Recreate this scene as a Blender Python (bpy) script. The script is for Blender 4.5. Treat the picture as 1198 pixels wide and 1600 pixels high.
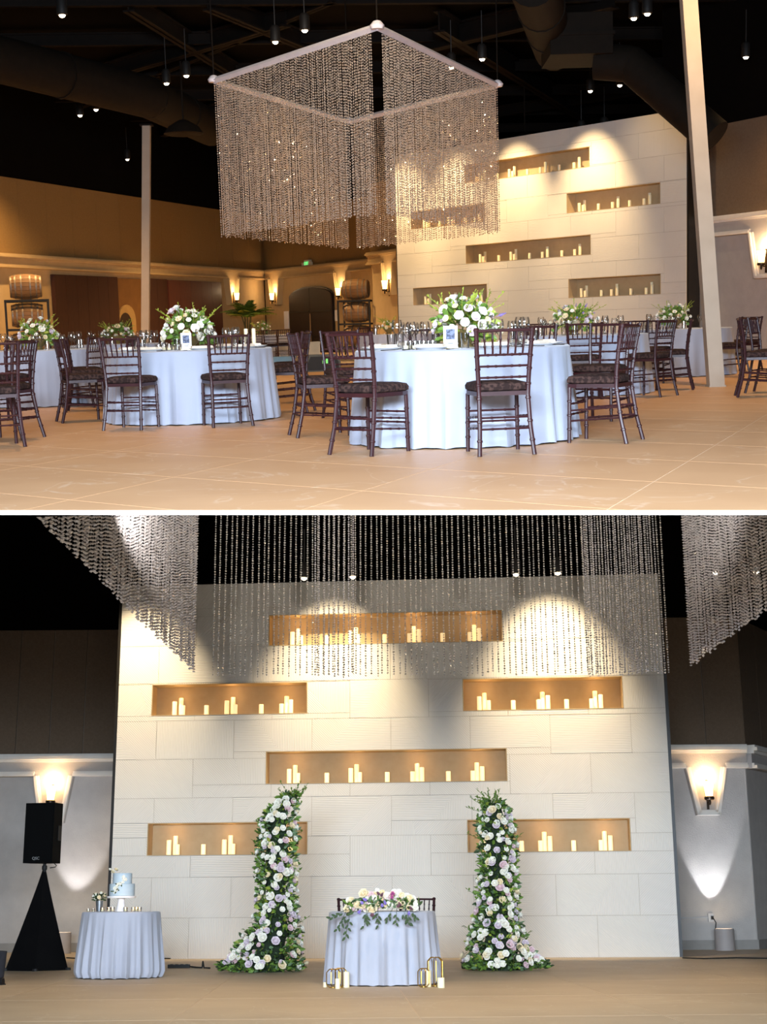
import bpy, math, random
from mathutils import Vector, Matrix
for _o in list(bpy.data.objects):
    bpy.data.objects.remove(_o)
scene = bpy.context.scene
COL = scene.collection
R = math.radians
rnd = random.Random(7)

# ------------------------------------------------------------------ camera
FPX, CX, CY = 2200.0, 599.0, 830.0          # focal length and principal point in pixels of the 1198x1600 frame
EYE1, EYE2 = 0.95, 0.89                     # eye height over the floor of the upper and of the lower hall


def basis(v0, slope):
    up = Vector((-slope, 1.0, v0)).normalized()
    fw = Vector((0, 0, -1)) - Vector((0, 0, -1)).dot(up) * up
    fw.normalize()
    rt = fw.cross(up)
    return Matrix((rt, fw, up))


class Hall:
    """One hall's own upright frame (x right, y into the hall, z up, floor at 0) seen from the camera."""
    def __init__(s, horizon, slope, eye):
        s.rot = basis((CY - horizon) / FPX, slope)
        s.eye = Vector((0, 0, eye))
        s.cam = Matrix.Translation(s.eye) @ s.rot.to_4x4()

    def ray(s, px, py):
        return s.rot @ Vector(((px - CX) / FPX, (CY - py) / FPX, -1.0))

    def level(s, px, py, z=0.0):
        d = s.ray(px, py)
        return s.eye + d * ((z - s.eye.z) / d.z)

    def depth(s, px, py, y):
        d = s.ray(px, py)
        return s.eye + d * (y / d.y)

    def wall(s, px, py, p0, p1):
        n = Vector((p1.y - p0.y, -(p1.x - p0.x), 0))
        d = s.ray(px, py)
        return s.eye + d * ((Vector((p0.x, p0.y, 0)) - s.eye).dot(n) / d.dot(n))

    def pix(s, p):
        c = s.rot.transposed() @ (Vector(p) - s.eye)
        return CX + FPX * c.x / -c.z, CY - FPX * c.y / -c.z


H1 = Hall(507.5, 0.030, EYE1)
H2 = Hall(1405.0, 0.007, EYE2)
M2 = H1.cam @ H2.cam.inverted()             # the lower hall stands below the upper one, on its own ground
cd = bpy.data.cameras.new('camera')
cam = bpy.data.objects.new('camera', cd)
COL.objects.link(cam)
cd.sensor_fit = 'HORIZONTAL'
cd.sensor_width = 36.0
cd.lens = FPX * 36.0 / 1198.0
cd.shift_y = (CY - 800.0) / 1198.0
cd.clip_end = 300
cam.matrix_world = H1.cam
scene.camera = cam

# ------------------------------------------------------------------ view, world, assumed daylight
vs = scene.view_settings
vs.view_transform = 'Standard'
vs.look = 'None'
vs.gamma = 1.0
vs.use_curve_mapping = False
vs.exposure = 0.0
world = bpy.data.worlds.new('world')
scene.world = world
world.use_nodes = True
world.node_tree.nodes['Background'].inputs[0].default_value = (0.75, 0.85, 1.0, 1)
world.node_tree.nodes['Background'].inputs[1].default_value = 0.02
ROOTS2 = []


def light(kind, loc, power, col, target=None, size=0.1, size_y=None, angle=60, blend=0.5, room=1, name='lamp_light'):
    ld = bpy.data.lights.new(name, kind)
    ld.energy = power
    ld.color = col
    if kind == 'AREA':
        ld.size = size
        if size_y:
            ld.shape = 'RECTANGLE'
            ld.size_y = size_y
    else:
        ld.shadow_soft_size = size
    if kind == 'SPOT':
        ld.spot_size = R(angle)
        ld.spot_blend = blend
    o = bpy.data.objects.new(name, ld)
    COL.objects.link(o)
    o.location = loc
    if target is not None:
        o.rotation_euler = (Vector(target) - Vector(loc)).to_track_quat('-Z', 'Y').to_euler()
    if room == 2:
        ROOTS2.append(o)
    return o


COOL = (0.72, 0.84, 1.0)
WARM = (1.0, 0.72, 0.42)
AMBER = (1.0, 0.58, 0.25)
# assumed daylight: bare area lights added behind the camera, with no window built
light('AREA', (-1.2, -0.8, 3.3), 430, COOL, (0.3, 11, 0.2), 4.5, 2.6, name='assumed_daylight').data.spread = R(95)
light('AREA', (0.0, -1.5, 2.7), 3700, (0.70, 0.84, 1.0), (0, 17, 0.5), 8.0, 1.2, room=2, name='assumed_daylight')


# ------------------------------------------------------------------ materials
def lin(h):
    h = h.lstrip('#')
    out = []
    for i in (0, 2, 4):
        c = int(h[i:i + 2], 16) / 255
        out.append(c / 12.92 if c <= 0.04045 else ((c + 0.055) / 1.055) ** 2.4)
    return tuple(out) + (1.0,)


MATS = {}


def mat(name, col, rough=0.6, col2=None, scale=8.0, stretch=(1, 1, 1), bump=0.0, bscale=None, metal=0.0, emit=None, estr=0.0, spec=0.5, detail=4.0, rough2=None, sss=0.0, coat=0.0, sheen=0.0, contrast=0.25):
    m = bpy.data.materials.new(name)
    m.use_nodes = True
    nt = m.node_tree
    b = nt.nodes['Principled BSDF']
    b.inputs['Base Color'].default_value = lin(col)
    b.inputs['Roughness'].default_value = rough
    b.inputs['Metallic'].default_value = metal
    b.inputs['Specular IOR Level'].default_value = spec
    b.inputs['Coat Weight'].default_value = coat
    b.inputs['Sheen Weight'].default_value = sheen
    if sss:
        b.inputs['Subsurface Weight'].default_value = sss
        b.inputs['Subsurface Radius'].default_value = (0.05, 0.03, 0.02)
    if emit:
        b.inputs['Emission Color'].default_value = lin(emit)
        b.inputs['Emission Strength'].default_value = estr
    if col2 or bump:
        tc = nt.nodes.new('ShaderNodeTexCoord')
        mp = nt.nodes.new('ShaderNodeMapping')
        mp.inputs['Scale'].default_value = stretch
        nt.links.new(tc.outputs['Object'], mp.inputs[0])
        nz = nt.nodes.new('ShaderNodeTexNoise')
        nz.inputs['Scale'].default_value = scale
        nz.inputs['Detail'].default_value = detail
        nt.links.new(mp.outputs[0], nz.inputs['Vector'])
        if col2:
            rp = nt.nodes.new('ShaderNodeValToRGB')
            rp.color_ramp.elements[0].position = 0.5 - contrast
            rp.color_ramp.elements[1].position = 0.5 + contrast
            rp.color_ramp.elements[0].color = lin(col)
            rp.color_ramp.elements[1].color = lin(col2)
            nt.links.new(nz.outputs[0], rp.inputs[0])
            nt.links.new(rp.outputs[0], b.inputs['Base Color'])
        if bump:
            n2 = nz
            if bscale:
                n2 = nt.nodes.new('ShaderNodeTexNoise')
                n2.inputs['Scale'].default_value = bscale
                n2.inputs['Detail'].default_value = 3
                nt.links.new(mp.outputs[0], n2.inputs['Vector'])
            bp = nt.nodes.new('ShaderNodeBump')
            bp.inputs['Strength'].default_value = bump
            bp.inputs['Distance'].default_value = 0.02
            nt.links.new(n2.outputs[0], bp.inputs['Height'])
            nt.links.new(bp.outputs[0], b.inputs['Normal'])
    MATS[name] = m
    return m


def thin_glass(name, tint, gloss=0.18):
    m = bpy.data.materials.new(name)
    m.use_nodes = True
    nt = m.node_tree
    nt.nodes.remove(nt.nodes['Principled BSDF'])
    out = nt.nodes['Material Output']
    tr = nt.nodes.new('ShaderNodeBsdfTransparent')
    tr.inputs[0].default_value = lin(tint)
    gl = nt.nodes.new('ShaderNodeBsdfGlossy')
    gl.inputs['Roughness'].default_value = 0.06
    lw = nt.nodes.new('ShaderNodeFresnel')
    lw.inputs['IOR'].default_value = 1.5
    mp = nt.nodes.new('ShaderNodeMath')
    mp.operation = 'MULTIPLY_ADD'
    mp.inputs[1].default_value = 0.7
    mp.inputs[2].default_value = gloss
    nt.links.new(lw.outputs[0], mp.inputs[0])
    mx = nt.nodes.new('ShaderNodeMixShader')
    nt.links.new(mp.outputs[0], mx.inputs[0])
    nt.links.new(tr.outputs[0], mx.inputs[1])
    nt.links.new(gl.outputs[0], mx.inputs[2])
    nt.links.new(mx.outputs[0], out.inputs[0])
    MATS[name] = m
    return m


def tile_relief(name, col, col2):
    """Porcelain wall tile with fine ribs that change direction in patches from tile to tile."""
    m = bpy.data.materials.new(name)
    m.use_nodes = True
    nt = m.node_tree
    b = nt.nodes['Principled BSDF']
    b.inputs['Roughness'].default_value = 0.55
    tc = nt.nodes.new('ShaderNodeTexCoord')
    sp = nt.nodes.new('ShaderNodeSeparateXYZ')
    nt.links.new(tc.outputs['Object'], sp.inputs[0])
    oi = nt.nodes.new('ShaderNodeObjectInfo')

    def math_(op, a, c=None, d=None):
        n = nt.nodes.new('ShaderNodeMath')
        n.operation = op
        for i, v in enumerate((a, c, d)):
            if v is None:
                continue
            if isinstance(v, (int, float)):
                n.inputs[i].default_value = v
            else:
                nt.links.new(v, n.inputs[i])
        return n.outputs[0]
    x, z, r = sp.outputs[0], sp.outputs[2], oi.outputs['Random']
    ribs = [math_('SINE', math_('MULTIPLY', e, 230.0)) for e in
            (x, z, math_('MULTIPLY', math_('ADD', x, z), 0.707), math_('MULTIPLY', math_('SUBTRACT', x, z), 0.707))]
    # the dividing line of the two patches of one tile
    off = math_('MULTIPLY_ADD', r, 0.9, -0.45)
    slope = math_('MULTIPLY_ADD', math_('FRACT', math_('MULTIPLY', r, 7.0)), 2.0, -1.0)
    side = math_('GREATER_THAN', math_('ADD', x, math_('MULTIPLY', z, slope)), off)

    def pick(v):
        k = math_('FLOOR', math_('MULTIPLY', math_('FRACT', v), 4.0))
        acc = None
        for i in range(4):
            t = math_('MULTIPLY', ribs[i], math_('COMPARE', k, float(i), 0.1))
            acc = t if acc is None else math_('ADD', acc, t)
        return acc
    ha, hb = pick(math_('MULTIPLY', r, 13.0)), pick(math_('MULTIPLY', r, 29.0))
    mxv = nt.nodes.new('ShaderNodeMix')
    nt.links.new(side, mxv.inputs[0])
    nt.links.new(ha, mxv.inputs[2])
    nt.links.new(hb, mxv.inputs[3])
    bp = nt.nodes.new('ShaderNodeBump')
    bp.inputs['Strength'].default_value = 0.45
    bp.inputs['Distance'].default_value = 0.003
    nt.links.new(mxv.outputs[0], bp.inputs['Height'])
    nt.links.new(bp.outputs[0], b.inputs['Normal'])
    nz = nt.nodes.new('ShaderNodeTexNoise')
    nz.inputs['Scale'].default_value = 1.6
    nt.links.new(tc.outputs['Object'], nz.inputs['Vector'])
    rp = nt.nodes.new('ShaderNodeValToRGB')
    rp.color_ramp.elements[0].color = lin(col)
    rp.color_ramp.elements[1].color = lin(col2)
    nt.links.new(nz.outputs[0], rp.inputs[0])
    nt.links.new(rp.outputs[0], b.inputs['Base Color'])
    MATS[name] = m
    return m


def stone_tile(name, col, col2, vein, rough):
    """Large floor tile: soft cloudy stone with a few pale veins."""
    m = mat(name, col, rough, col2, 1.3, (1, 1, 1), 0.03, 14, detail=8)
    nt = m.node_tree
    b = nt.nodes['Principled BSDF']
    src = b.inputs['Base Color'].links[0].from_socket
    tc = nt.nodes.new('ShaderNodeTexCoord')
    oi = nt.nodes.new('ShaderNodeObjectInfo')
    ad = nt.nodes.new('ShaderNodeVectorMath')
    ad.operation = 'ADD'
    nt.links.new(tc.outputs['Object'], ad.inputs[0])
    nt.links.new(oi.outputs['Location'], ad.inputs[1])
    nz = nt.nodes.new('ShaderNodeTexNoise')
    nz.inputs['Scale'].default_value = 0.9
    nz.inputs['Detail'].default_value = 5
    nz.inputs['Distortion'].default_value = 1.2
    nt.links.new(ad.outputs[0], nz.inputs['Vector'])
    rp = nt.nodes.new('ShaderNodeValToRGB')
    e = rp.color_ramp.elements
    e[0].position, e[0].color = 0.491, (0, 0, 0, 1)
    e[1].position, e[1].color = 0.509, (0, 0, 0, 1)
    k = e.new(0.5)
    k.color = (0.32, 0.32, 0.32, 1)
    nt.links.new(nz.outputs[0], rp.inputs[0])
    mx = nt.nodes.new('ShaderNodeMix')
    mx.data_type = 'RGBA'
    nt.links.new(rp.outputs[0], mx.inputs[0])
    nt.links.new(src, mx.inputs[6])
    mx.inputs[7].default_value = lin(vein)
    nt.links.new(mx.outputs[2], b.inputs['Base Color'])
    return m


mat('black_ceiling', '#090706', 0.95, '#0c0907', 3, spec=0.05)
mat('duct', '#19130d', 0.8, '#1f1811', 6, bump=0.1, spec=0.15)
mat('beam', '#140f0b', 0.8, '#1b140f', 5, spec=0.15)
mat('tan_panel', '#8c6c3c', 0.85, '#967644', 30, bump=0.25, bscale=120)
mat('taupe_panel', '#6e5a46', 0.85, '#7a6550', 30, bump=0.25, bscale=120)
mat('plaster', '#bda273', 0.8, '#c6ab7d', 4, bump=0.12, bscale=60)
mat('plaster_grey', '#b5ada6', 0.85, '#c2bab2', 4, bump=0.25, bscale=45)
mat('white_trim', '#efe8dd', 0.5, '#e6ddd0', 6)
mat('skirting', '#8e8880', 0.6, '#98928a', 6)
mat('slab_edge', '#ffffff', 0.8, '#fafafa', 6)
mat('grout', '#e2c9aa', 0.9, '#d8be9e', 10)
stone_tile('floor_tile', '#c39870', '#cfa57c', '#efdac2', 0.45)
stone_tile('floor_tile_pale', '#c8ae8c', '#d4bc9a', '#eadcc4', 0.55)
tile_relief('wall_tile', '#d8d3ca', '#e0dbd3')
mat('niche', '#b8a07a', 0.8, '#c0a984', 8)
mat('wall_core', '#aca192', 0.9, '#b4a99a', 8)
mat('dark_edge', '#15120f', 0.4, '#1d1916', 9)
mat('column_paint', '#b5a491', 0.6, '#ab9a86', 3)
mat('mahogany', '#2a1114', 0.42, '#381a1d', 6, (1, 1, 0.3), spec=0.4)
mat('cushion', '#281c1a', 0.95, '#42302b', 34, detail=2, bump=0.3, spec=0.15, contrast=0.06)
mat('linen', '#a6acbc', 0.85, '#9fa5b6', 3, bump=0.05, bscale=160, sheen=0.2)
mat('linen_blue', '#b2b5c0', 0.85, '#abaeba', 3, bump=0.05, bscale=160, sheen=0.2)
mat('china', '#f7f4ee', 0.2, '#efebe2', 4)
mat('napkin', '#e9dfd0', 0.9, '#dccfbc', 12)
mat('silver', '#cfc6b8', 0.25, '#b9ae9e', 8, metal=1.0)
mat('dark_knife', '#57504a', 0.3, '#6a625a', 8, metal=1.0)
thin_glass('glass', '#ffffff', 0.10)
thin_glass('glass_smoke', '#e6e9ec', 0.1)
mat('vase_gold', '#8e7748', 0.35, '#a88f5c', 10, metal=0.6)
mat('petal_white', '#fbf7ec', 0.7, '#f3ecda', 20, sss=0.1)
mat('petal_cream', '#f5e6c4', 0.7, '#efdcb2', 20, sss=0.1)
mat('petal_lilac', '#dccbd2', 0.7, '#e6d8dc', 16, sss=0.1)
mat('petal_pink', '#e3c3c6', 0.7, '#ecd2d2', 16, sss=0.1)
mat('petal_violet', '#8a76c8', 0.7, '#a592d8', 16)
mat('petal_magenta', '#b04b86', 0.7, '#c2659a', 16)
mat('petal_plum', '#6d4550', 0.7, '#84606a', 16)
mat('leaf', '#55742a', 0.55, '#74943c', 9)
mat('leaf_dark', '#263a1a', 0.6, '#3a5222', 9, bump=0.6, bscale=60)
mat('moss', '#141f0d', 0.9, '#22331a', 30, bump=0.8, bscale=40)
mat('leaf_grey', '#5f7a52', 0.6, '#76906a', 9)
mat('leaf_yellow', '#8a9a30', 0.55, '#a7b148', 9)
mat('stem', '#4b4a22', 0.7, '#5c5a2c', 9)
mat('card', '#fbfaf7', 0.6, '#f4f2ec', 9)
mat('card_print', '#69728f', 0.6, '#2f3650', 60, contrast=0.08)
mat('ink', '#3a3a3c', 0.7)
mat('wax', '#fff2cf', 0.5, '#f7e6bb', 6, sss=0.3)
mat('wax_lit', '#fff0cc', 0.5, '#ffedc0', 6, emit='#ffd694', estr=0.75)
mat('flame', '#ffe9b0', 0.5, emit='#ffd080', estr=14)
mat('wick', '#2a2018', 0.9)
mat('bead', '#e2d6ca', 0.1, '#cabdb0', 60, spec=0.9, coat=0.6, metal=0.45)
mat('bead_white', '#fdfbf8', 0.16, '#f4f0ec', 60, spec=0.9, coat=0.6, metal=0.5)
mat('bead_cool', '#d9d4da', 0.12, '#f2eef2', 60, spec=0.9, coat=0.6)
mat('rail_white', '#f1eef6', 0.45, '#e6e2ee', 6)
mat('lamp_face', '#fff3da', 0.4, emit='#ffe9c4', estr=22)
mat('lamp_can', '#14110e', 0.6, '#1d1814', 7)
mat('sconce_glass', '#ffeccb', 0.4, emit='#ffc87a', estr=7)
mat('sconce_metal', '#33271d', 0.4, '#44362a', 8, metal=0.7)
mat('door_wood', '#33190f', 0.6, '#452314', 5, (6, 6, 0.6))
mat('door_red', '#4a2013', 0.55, '#5e2d1b', 5, (6, 6, 0.6))
mat('alcove_wood', '#6e4a22', 0.7, '#7d5629', 3)
mat('arch_door', '#2a1b12', 0.6, '#38261a', 5, (8, 8, 0.5))
mat('stone_arch', '#b3925a', 0.8, '#a5844e', 5)
mat('barrel_oak', '#7d5a34', 0.65, '#916a3f', 6, (1, 1, 0.3))
mat('barrel_head', '#9a713f', 0.7, '#a97f4a', 6)
mat('hoop', '#86796a', 0.5, '#746859', 9, metal=0.6)
mat('rack_steel', '#0e0c0a', 0.7, '#141110', 7)
mat('exit_body', '#d9d4c0', 0.5, '#cfc9b3', 5)
mat('exit_green', '#4ad06a', 0.5, emit='#5fe07c', estr=1.6)
mat('speaker_black', '#030303', 0.8, '#050505', 40, spec=0.1)
mat('scrim', '#070607', 0.9, '#0b0a0a', 5, spec=0.1)
mat('logo_grey', '#8b8a88', 0.5)
mat('cake_blue', '#bccbd3', 0.6, '#ccd8dc', 5, (1, 1, 6))
mat('sugar', '#f8f4f2', 0.6, '#efe9e6', 12)
mat('gold_wire', '#b08d3c', 0.3, '#c9a650', 8, metal=0.9)
mat('pewter', '#9aa0a6', 0.3, '#b2b8bc', 8, metal=0.8)
mat('cable', '#141210', 0.7, '#1c1a17', 9)
mat('outlet', '#c9c6c4', 0.6, '#bcb9b6', 6)
mat('uplight_can', '#a99e98', 0.6, '#b4a9a2', 5)
mat('box_pale', '#b9a98e', 0.8, '#a99a80', 5)
mat('box_blue', '#7fa3b2', 0.7, '#8fb0bc', 5)
mat('wedge', '#4a4a44', 0.7, '#56564e', 9)
mat('led_green', '#5fb050', 0.5, emit='#6cc060', estr=1.0)
mat('shoe_leather', '#120e0d', 0.35, '#1a1413', 12)
mat('trouser', '#16151a', 0.9, '#1d1c22', 14)


# ------------------------------------------------------------------ mesh helpers
class MB:
    def __init__(s):
        s.v, s.f = [], []

    def add(s, verts, faces):
        b = len(s.v)
        s.v.extend(tuple(p) for p in verts)
        s.f.extend(tuple(b + i for i in q) for q in faces)
        return s

    def box(s, x0, x1, y0, y1, z0, z1):
        return s.add([(x0, y0, z0), (x1, y0, z0), (x1, y1, z0), (x0, y1, z0), (x0, y0, z1), (x1, y0, z1), (x1, y1, z1), (x0, y1, z1)],
                     [(0, 3, 2, 1), (4, 5, 6, 7), (0, 1, 5, 4), (1, 2, 6, 5), (2, 3, 7, 6), (3, 0, 4, 7)])

    def tube(s, pts, rad, n=8, cap=True, flat=1.0):
        pts = [Vector(p) for p in pts]
        if not hasattr(rad, '__len__'):
            rad = [rad] * len(pts)
        k = len(pts)
        t0 = (pts[-1] - pts[0]).normalized() if (pts[-1] - pts[0]).length > 1e-6 else Vector((0, 0, 1))
        ref = Vector((0, 0, 1)) if abs(t0.z) < 0.8 else Vector((0, 1, 0))
        vs_, fs = [], []
        for i, p in enumerate(pts):
            t = (pts[min(i + 1, k - 1)] - pts[max(i - 1, 0)]).normalized()
            a = t.cross(ref)
            a = a.normalized() if a.length > 1e-5 else Vector((1, 0, 0))
            b = t.cross(a)
            for j in range(n):
                q = 2 * math.pi * j / n
                vs_.append(p + (a * math.cos(q) + b * math.sin(q) * flat) * rad[i])
        for i in range(k - 1):
            for j in range(n):
                j2 = (j + 1) % n
                fs.append((i * n + j, i * n + j2, (i + 1) * n + j2, (i + 1) * n + j))
        if cap:
            fs.append(tuple(range(n))[::-1])
            fs.append(tuple((k - 1) * n + j for j in range(n)))
        return s.add(vs_, fs)

    def lathe(s, prof, n=16, c=(0, 0, 0), axis='z', wob=None):
        vs_, fs = [], []
        k = len(prof)
        for i, (r, z) in enumerate(prof):
            for j in range(n):
                q = 2 * math.pi * j / n
                rr = r * (wob(q, i) if wob else 1)
                x, y = rr * math.cos(q), rr * math.sin(q)
                p = (x, y, z) if axis == 'z' else ((z, x, y) if axis == 'x' else (x, z, -y))
                vs_.append((p[0] + c[0], p[1] + c[1], p[2] + c[2]))
        for i in range(k - 1):
            for j in range(n):
                j2 = (j + 1) % n
                fs.append((i * n + j, i * n + j2, (i + 1) * n + j2, (i + 1) * n + j))
        if prof[0][0] > 1e-6:
            fs.append(tuple(range(n))[::-1])
        if prof[-1][0] > 1e-6:
            fs.append(tuple((k - 1) * n + j for j in range(n)))
        return s.add(vs_, fs)

    def prism(s, poly, y0, y1):
        """poly in x,z, pushed from y0 to y1"""
        n = len(poly)
        return s.add([(x, y0, z) for x, z in poly] + [(x, y1, z) for x, z in poly],
                     [tuple(range(n)), tuple(range(2 * n - 1, n - 1, -1))] + [(i, n + i, n + (i + 1) % n, (i + 1) % n) for i in range(n)])

    def slab(s, poly, z0, z1):
        """poly in x,y, from z0 to z1"""
        n = len(poly)
        return s.add([(x, y, z0) for x, y in poly] + [(x, y, z1) for x, y in poly],
                     [tuple(range(n))[::-1], tuple(range(n, 2 * n))] + [(i, (i + 1) % n, n + (i + 1) % n, n + i) for i in range(n)])

    def leaf(s, p, d, up, L, W):
        p, d = Vector(p), Vector(d).normalized()
        a = d.cross(Vector(up))
        a = a.normalized() if a.length > 1e-4 else Vector((1, 0, 0))
        n = a.cross(d)
        s.add([p, p + d * L * .35 + a * W * .5 + n * W * .15, p + d * L * .75 + a * W * .36 + n * W * .1, p + d * L - n * W * .12, p + d * L * .75 - a * W * .36 + n * W * .1,
               p + d * L * .35 - a * W * .5 + n * W * .15, p + d * L * .5 - n * W * .05],
              [(0, 1, 6), (1, 2, 6), (2, 3, 6), (3, 4, 6), (4, 5, 6), (5, 0, 6)])
        return s

    def mesh(s, name, smooth=True, sharp=True):
        me = bpy.data.meshes.new(name)
        me.from_pydata(s.v, [], s.f)
        me.update()
        if smooth:
            me.polygons.foreach_set('use_smooth', [True] * len(me.polygons))
            if sharp:
                me.set_sharp_from_angle(angle=R(42))
        return me

    def build(s, name, material, parent=None, smooth=True):
        return link(name, s.mesh(name, smooth), material, parent)


def link(name, me, material, parent=None):
    if material and not me.materials:
        me.materials.append(MATS[material])
    o = bpy.data.objects.new(name, me)
    COL.objects.link(o)
    if parent is not None:
        o.parent = parent
    return o


def tag(o, label=None, cat=None, group=None, kind=None, room=1):
    if label:
        o['label'] = label
    if cat:
        o['category'] = cat
    if group:
        o['group'] = group
    if kind:
        o['kind'] = kind
    if room == 2 and o.parent is None:
        ROOTS2.append(o)
    return o


def thing(name, label, cat, loc=(0, 0, 0), rz=0.0, room=1, group=None):
    o = bpy.data.objects.new(name, None)
    COL.objects.link(o)
    o.empty_display_size = 0.1
    o.location = loc
    o.rotation_euler = (0, 0, rz)
    return tag(o, label, cat, group, None, room)


def copy_tree(o, parent=None):
    c = o.copy()
    COL.objects.link(c)
    c.parent = parent
    for ch in o.children:
        copy_tree(ch, c)
    return c


def spawn(proto, loc, rz, label, cat, room=1, group=None, scale=None):
    c = copy_tree(proto)
    c.location = loc
    c.rotation_euler = (0, 0, rz)
    if scale:
        c.scale = scale if hasattr(scale, '__len__') else (scale,) * 3
    return tag(c, label, cat, group, None, room)


def frame(p0, p1):
    """x along p0->p1, y away from the viewer, z up, origin p0 on the floor"""
    x = Vector((p1.x - p0.x, p1.y - p0.y, 0)).normalized()
    y = Vector((-x.y, x.x, 0))
    return Matrix(((x.x, y.x, 0, p0.x), (x.y, y.y, 0, p0.y), (0, 0, 1, 0), (0, 0, 0, 1)))


def struct(name, mb, material, room=1, mw=None, label=None, smooth=False):
    o = mb.build(name, material, None, smooth)
    if mw is not None:
        o.matrix_basis = mw
    return tag(o, label, None, None, 'structure', room)


def subtract(rects, holes):
    for hx0, hx1, hz0, hz1 in holes:
        out = []
        for x0, x1, z0, z1 in rects:
            if hx1 <= x0 or hx0 >= x1 or hz1 <= z0 or hz0 >= z1:
                out.append((x0, x1, z0, z1))
                continue
            if hz0 > z0:
                out.append((x0, x1, z0, hz0))
            if hz1 < z1:
                out.append((x0, x1, hz1, z1))
            a, b = max(z0, hz0), min(z1, hz1)
            if hx0 > x0:
                out.append((x0, hx0, a, b))
            if hx1 < x1:
                out.append((hx1, x1, a, b))
        rects = out
    return rects


def clip(poly, p, n):
    """the part of a plan polygon on the side of p that n points to"""
    out = []
    for i, a in enumerate(poly):
        b = poly[(i + 1) % len(poly)]
        da, db = (a[0] - p[0]) * n[0] + (a[1] - p[1]) * n[1], (b[0] - p[0]) * n[0] + (b[1] - p[1]) * n[1]
        if da >= 0:
            out.append(a)
        if (da < 0) != (db < 0):
            t = da / (da - db)
            out.append((a[0] + (b[0] - a[0]) * t, a[1] + (b[1] - a[1]) * t))
    return out


# ------------------------------------------------------------------ floors
def tiles_on(floor, region, va, vb, anchor, hall, lo, hi, dist, material, clip_line=None, limit=300):
    """Separate tiles laid on a floor base; whole ones share one mesh."""
    # va, vb: the two sides of a tile in plan
    va, vb = Vector(va), Vector(vb)
    gap = 0.004
    ka, kb = 0.5 - gap / va.length, 0.5 - gap / vb.length
    corners = [tuple(va * (s * ka) + vb * (t * kb)) for s, t in ((-1, -1), (1, -1), (1, 1), (-1, 1))]
    if va.x * vb.y - va.y * vb.x < 0:
        corners.reverse()
    whole = MB().slab(corners, -0.012, 0).mesh('tile', False)
    whole.materials.append(MATS[material])
    found = []
    for i in range(-60, 60):
        for j in range(-60, 60):
            x, y = va * (i + 0.5) + vb * (j + 0.5) + Vector((anchor[0], anchor[1]))
            if not (region[0] < x < region[1] and region[2] < y < region[3]) or y > dist:
                continue
            px, _ = hall.pix((x, max(y, 1.0), 0))
            if lo < px < hi:
                found.append((y, x))
    found.sort()
    for y, x in found[:limit]:
        quad = [(x + a, y + b) for a, b in corners]
        if clip_line and any((q[0] - clip_line[0][0]) * clip_line[1][0] + (q[1] - clip_line[0][1]) * clip_line[1][1] < 0 for q in quad):
            quad = clip(quad, *clip_line)
            if len(quad) < 3:
                continue
            o = MB().slab([(q[0] - x, q[1] - y) for q in quad], -0.012, 0).build('tile', material, floor, False)
            o.location = (x, y, 0)
        else:
            o = link('tile', whole, None, floor)
            o.location = (x, y, 0)


EA, EB = H1.level(-70, 797), H1.level(1268, 797)
edge_n = Vector((-(EB.y - EA.y), EB.x - EA.x)).normalized()
fl1 = struct('floor', MB().slab([(EA.x, EA.y), (EB.x, EB.y), (24, 24), (24, 66), (-24, 66), (-24, 24)], -0.02, -0.002), 'grout', 1, label='tan stone tile floor of the upper hall')
ta, tb = H1.level(950, 795), H1.level(1185, 655)
yaw1 = math.atan2(tb.y - ta.y, tb.x - ta.x)
tiles_on(fl1, (-20, 20, 5, 60), (1.20 * math.cos(yaw1), 1.20 * math.sin(yaw1)), (1.25, -1.1), (ta.x, ta.y), H1, -420, 1620, 46, 'floor_tile', ((EA.x, EA.y), (edge_n.x, edge_n.y)))
e_lo = [H1.wall(x, 804, EA, EB).z for x in (-70, 1268)]
mf = frame(Vector((EA.x, EA.y, 0)), Vector((EB.x, EB.y, 0)))
Ltrim = (EB - EA).length
struct('trim_1', MB().prism([(0, e_lo[0]), (Ltrim, e_lo[1]), (Ltrim, -0.001), (0, -0.001)], -0.012, 0.0), 'slab_edge', 1, mf, 'narrow white slab edge between the upper and lower halls')
struct('ceiling', MB().slab([(-12, 9.4), (12, 9.4), (16, 36), (-16, 36)], -0.26, -0.2), 'black_ceiling', 1, label='dark ceiling of the lower hall')

fl2 = struct('floor', MB().slab([(-14, 6.5), (14, 6.5), (14, 34), (-14, 34)], -0.03, -0.002), 'grout', 2, label='pale stone floor of the lower hall')
tiles_on(fl2, (-12, 12, 5, 33), (1.9, 0.07), (-0.08, 2.4), (H2.level(655, 1590).x, H2.level(655, 1590).y), H2, -260, 1460, 33, 'floor_tile_pale')

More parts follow.
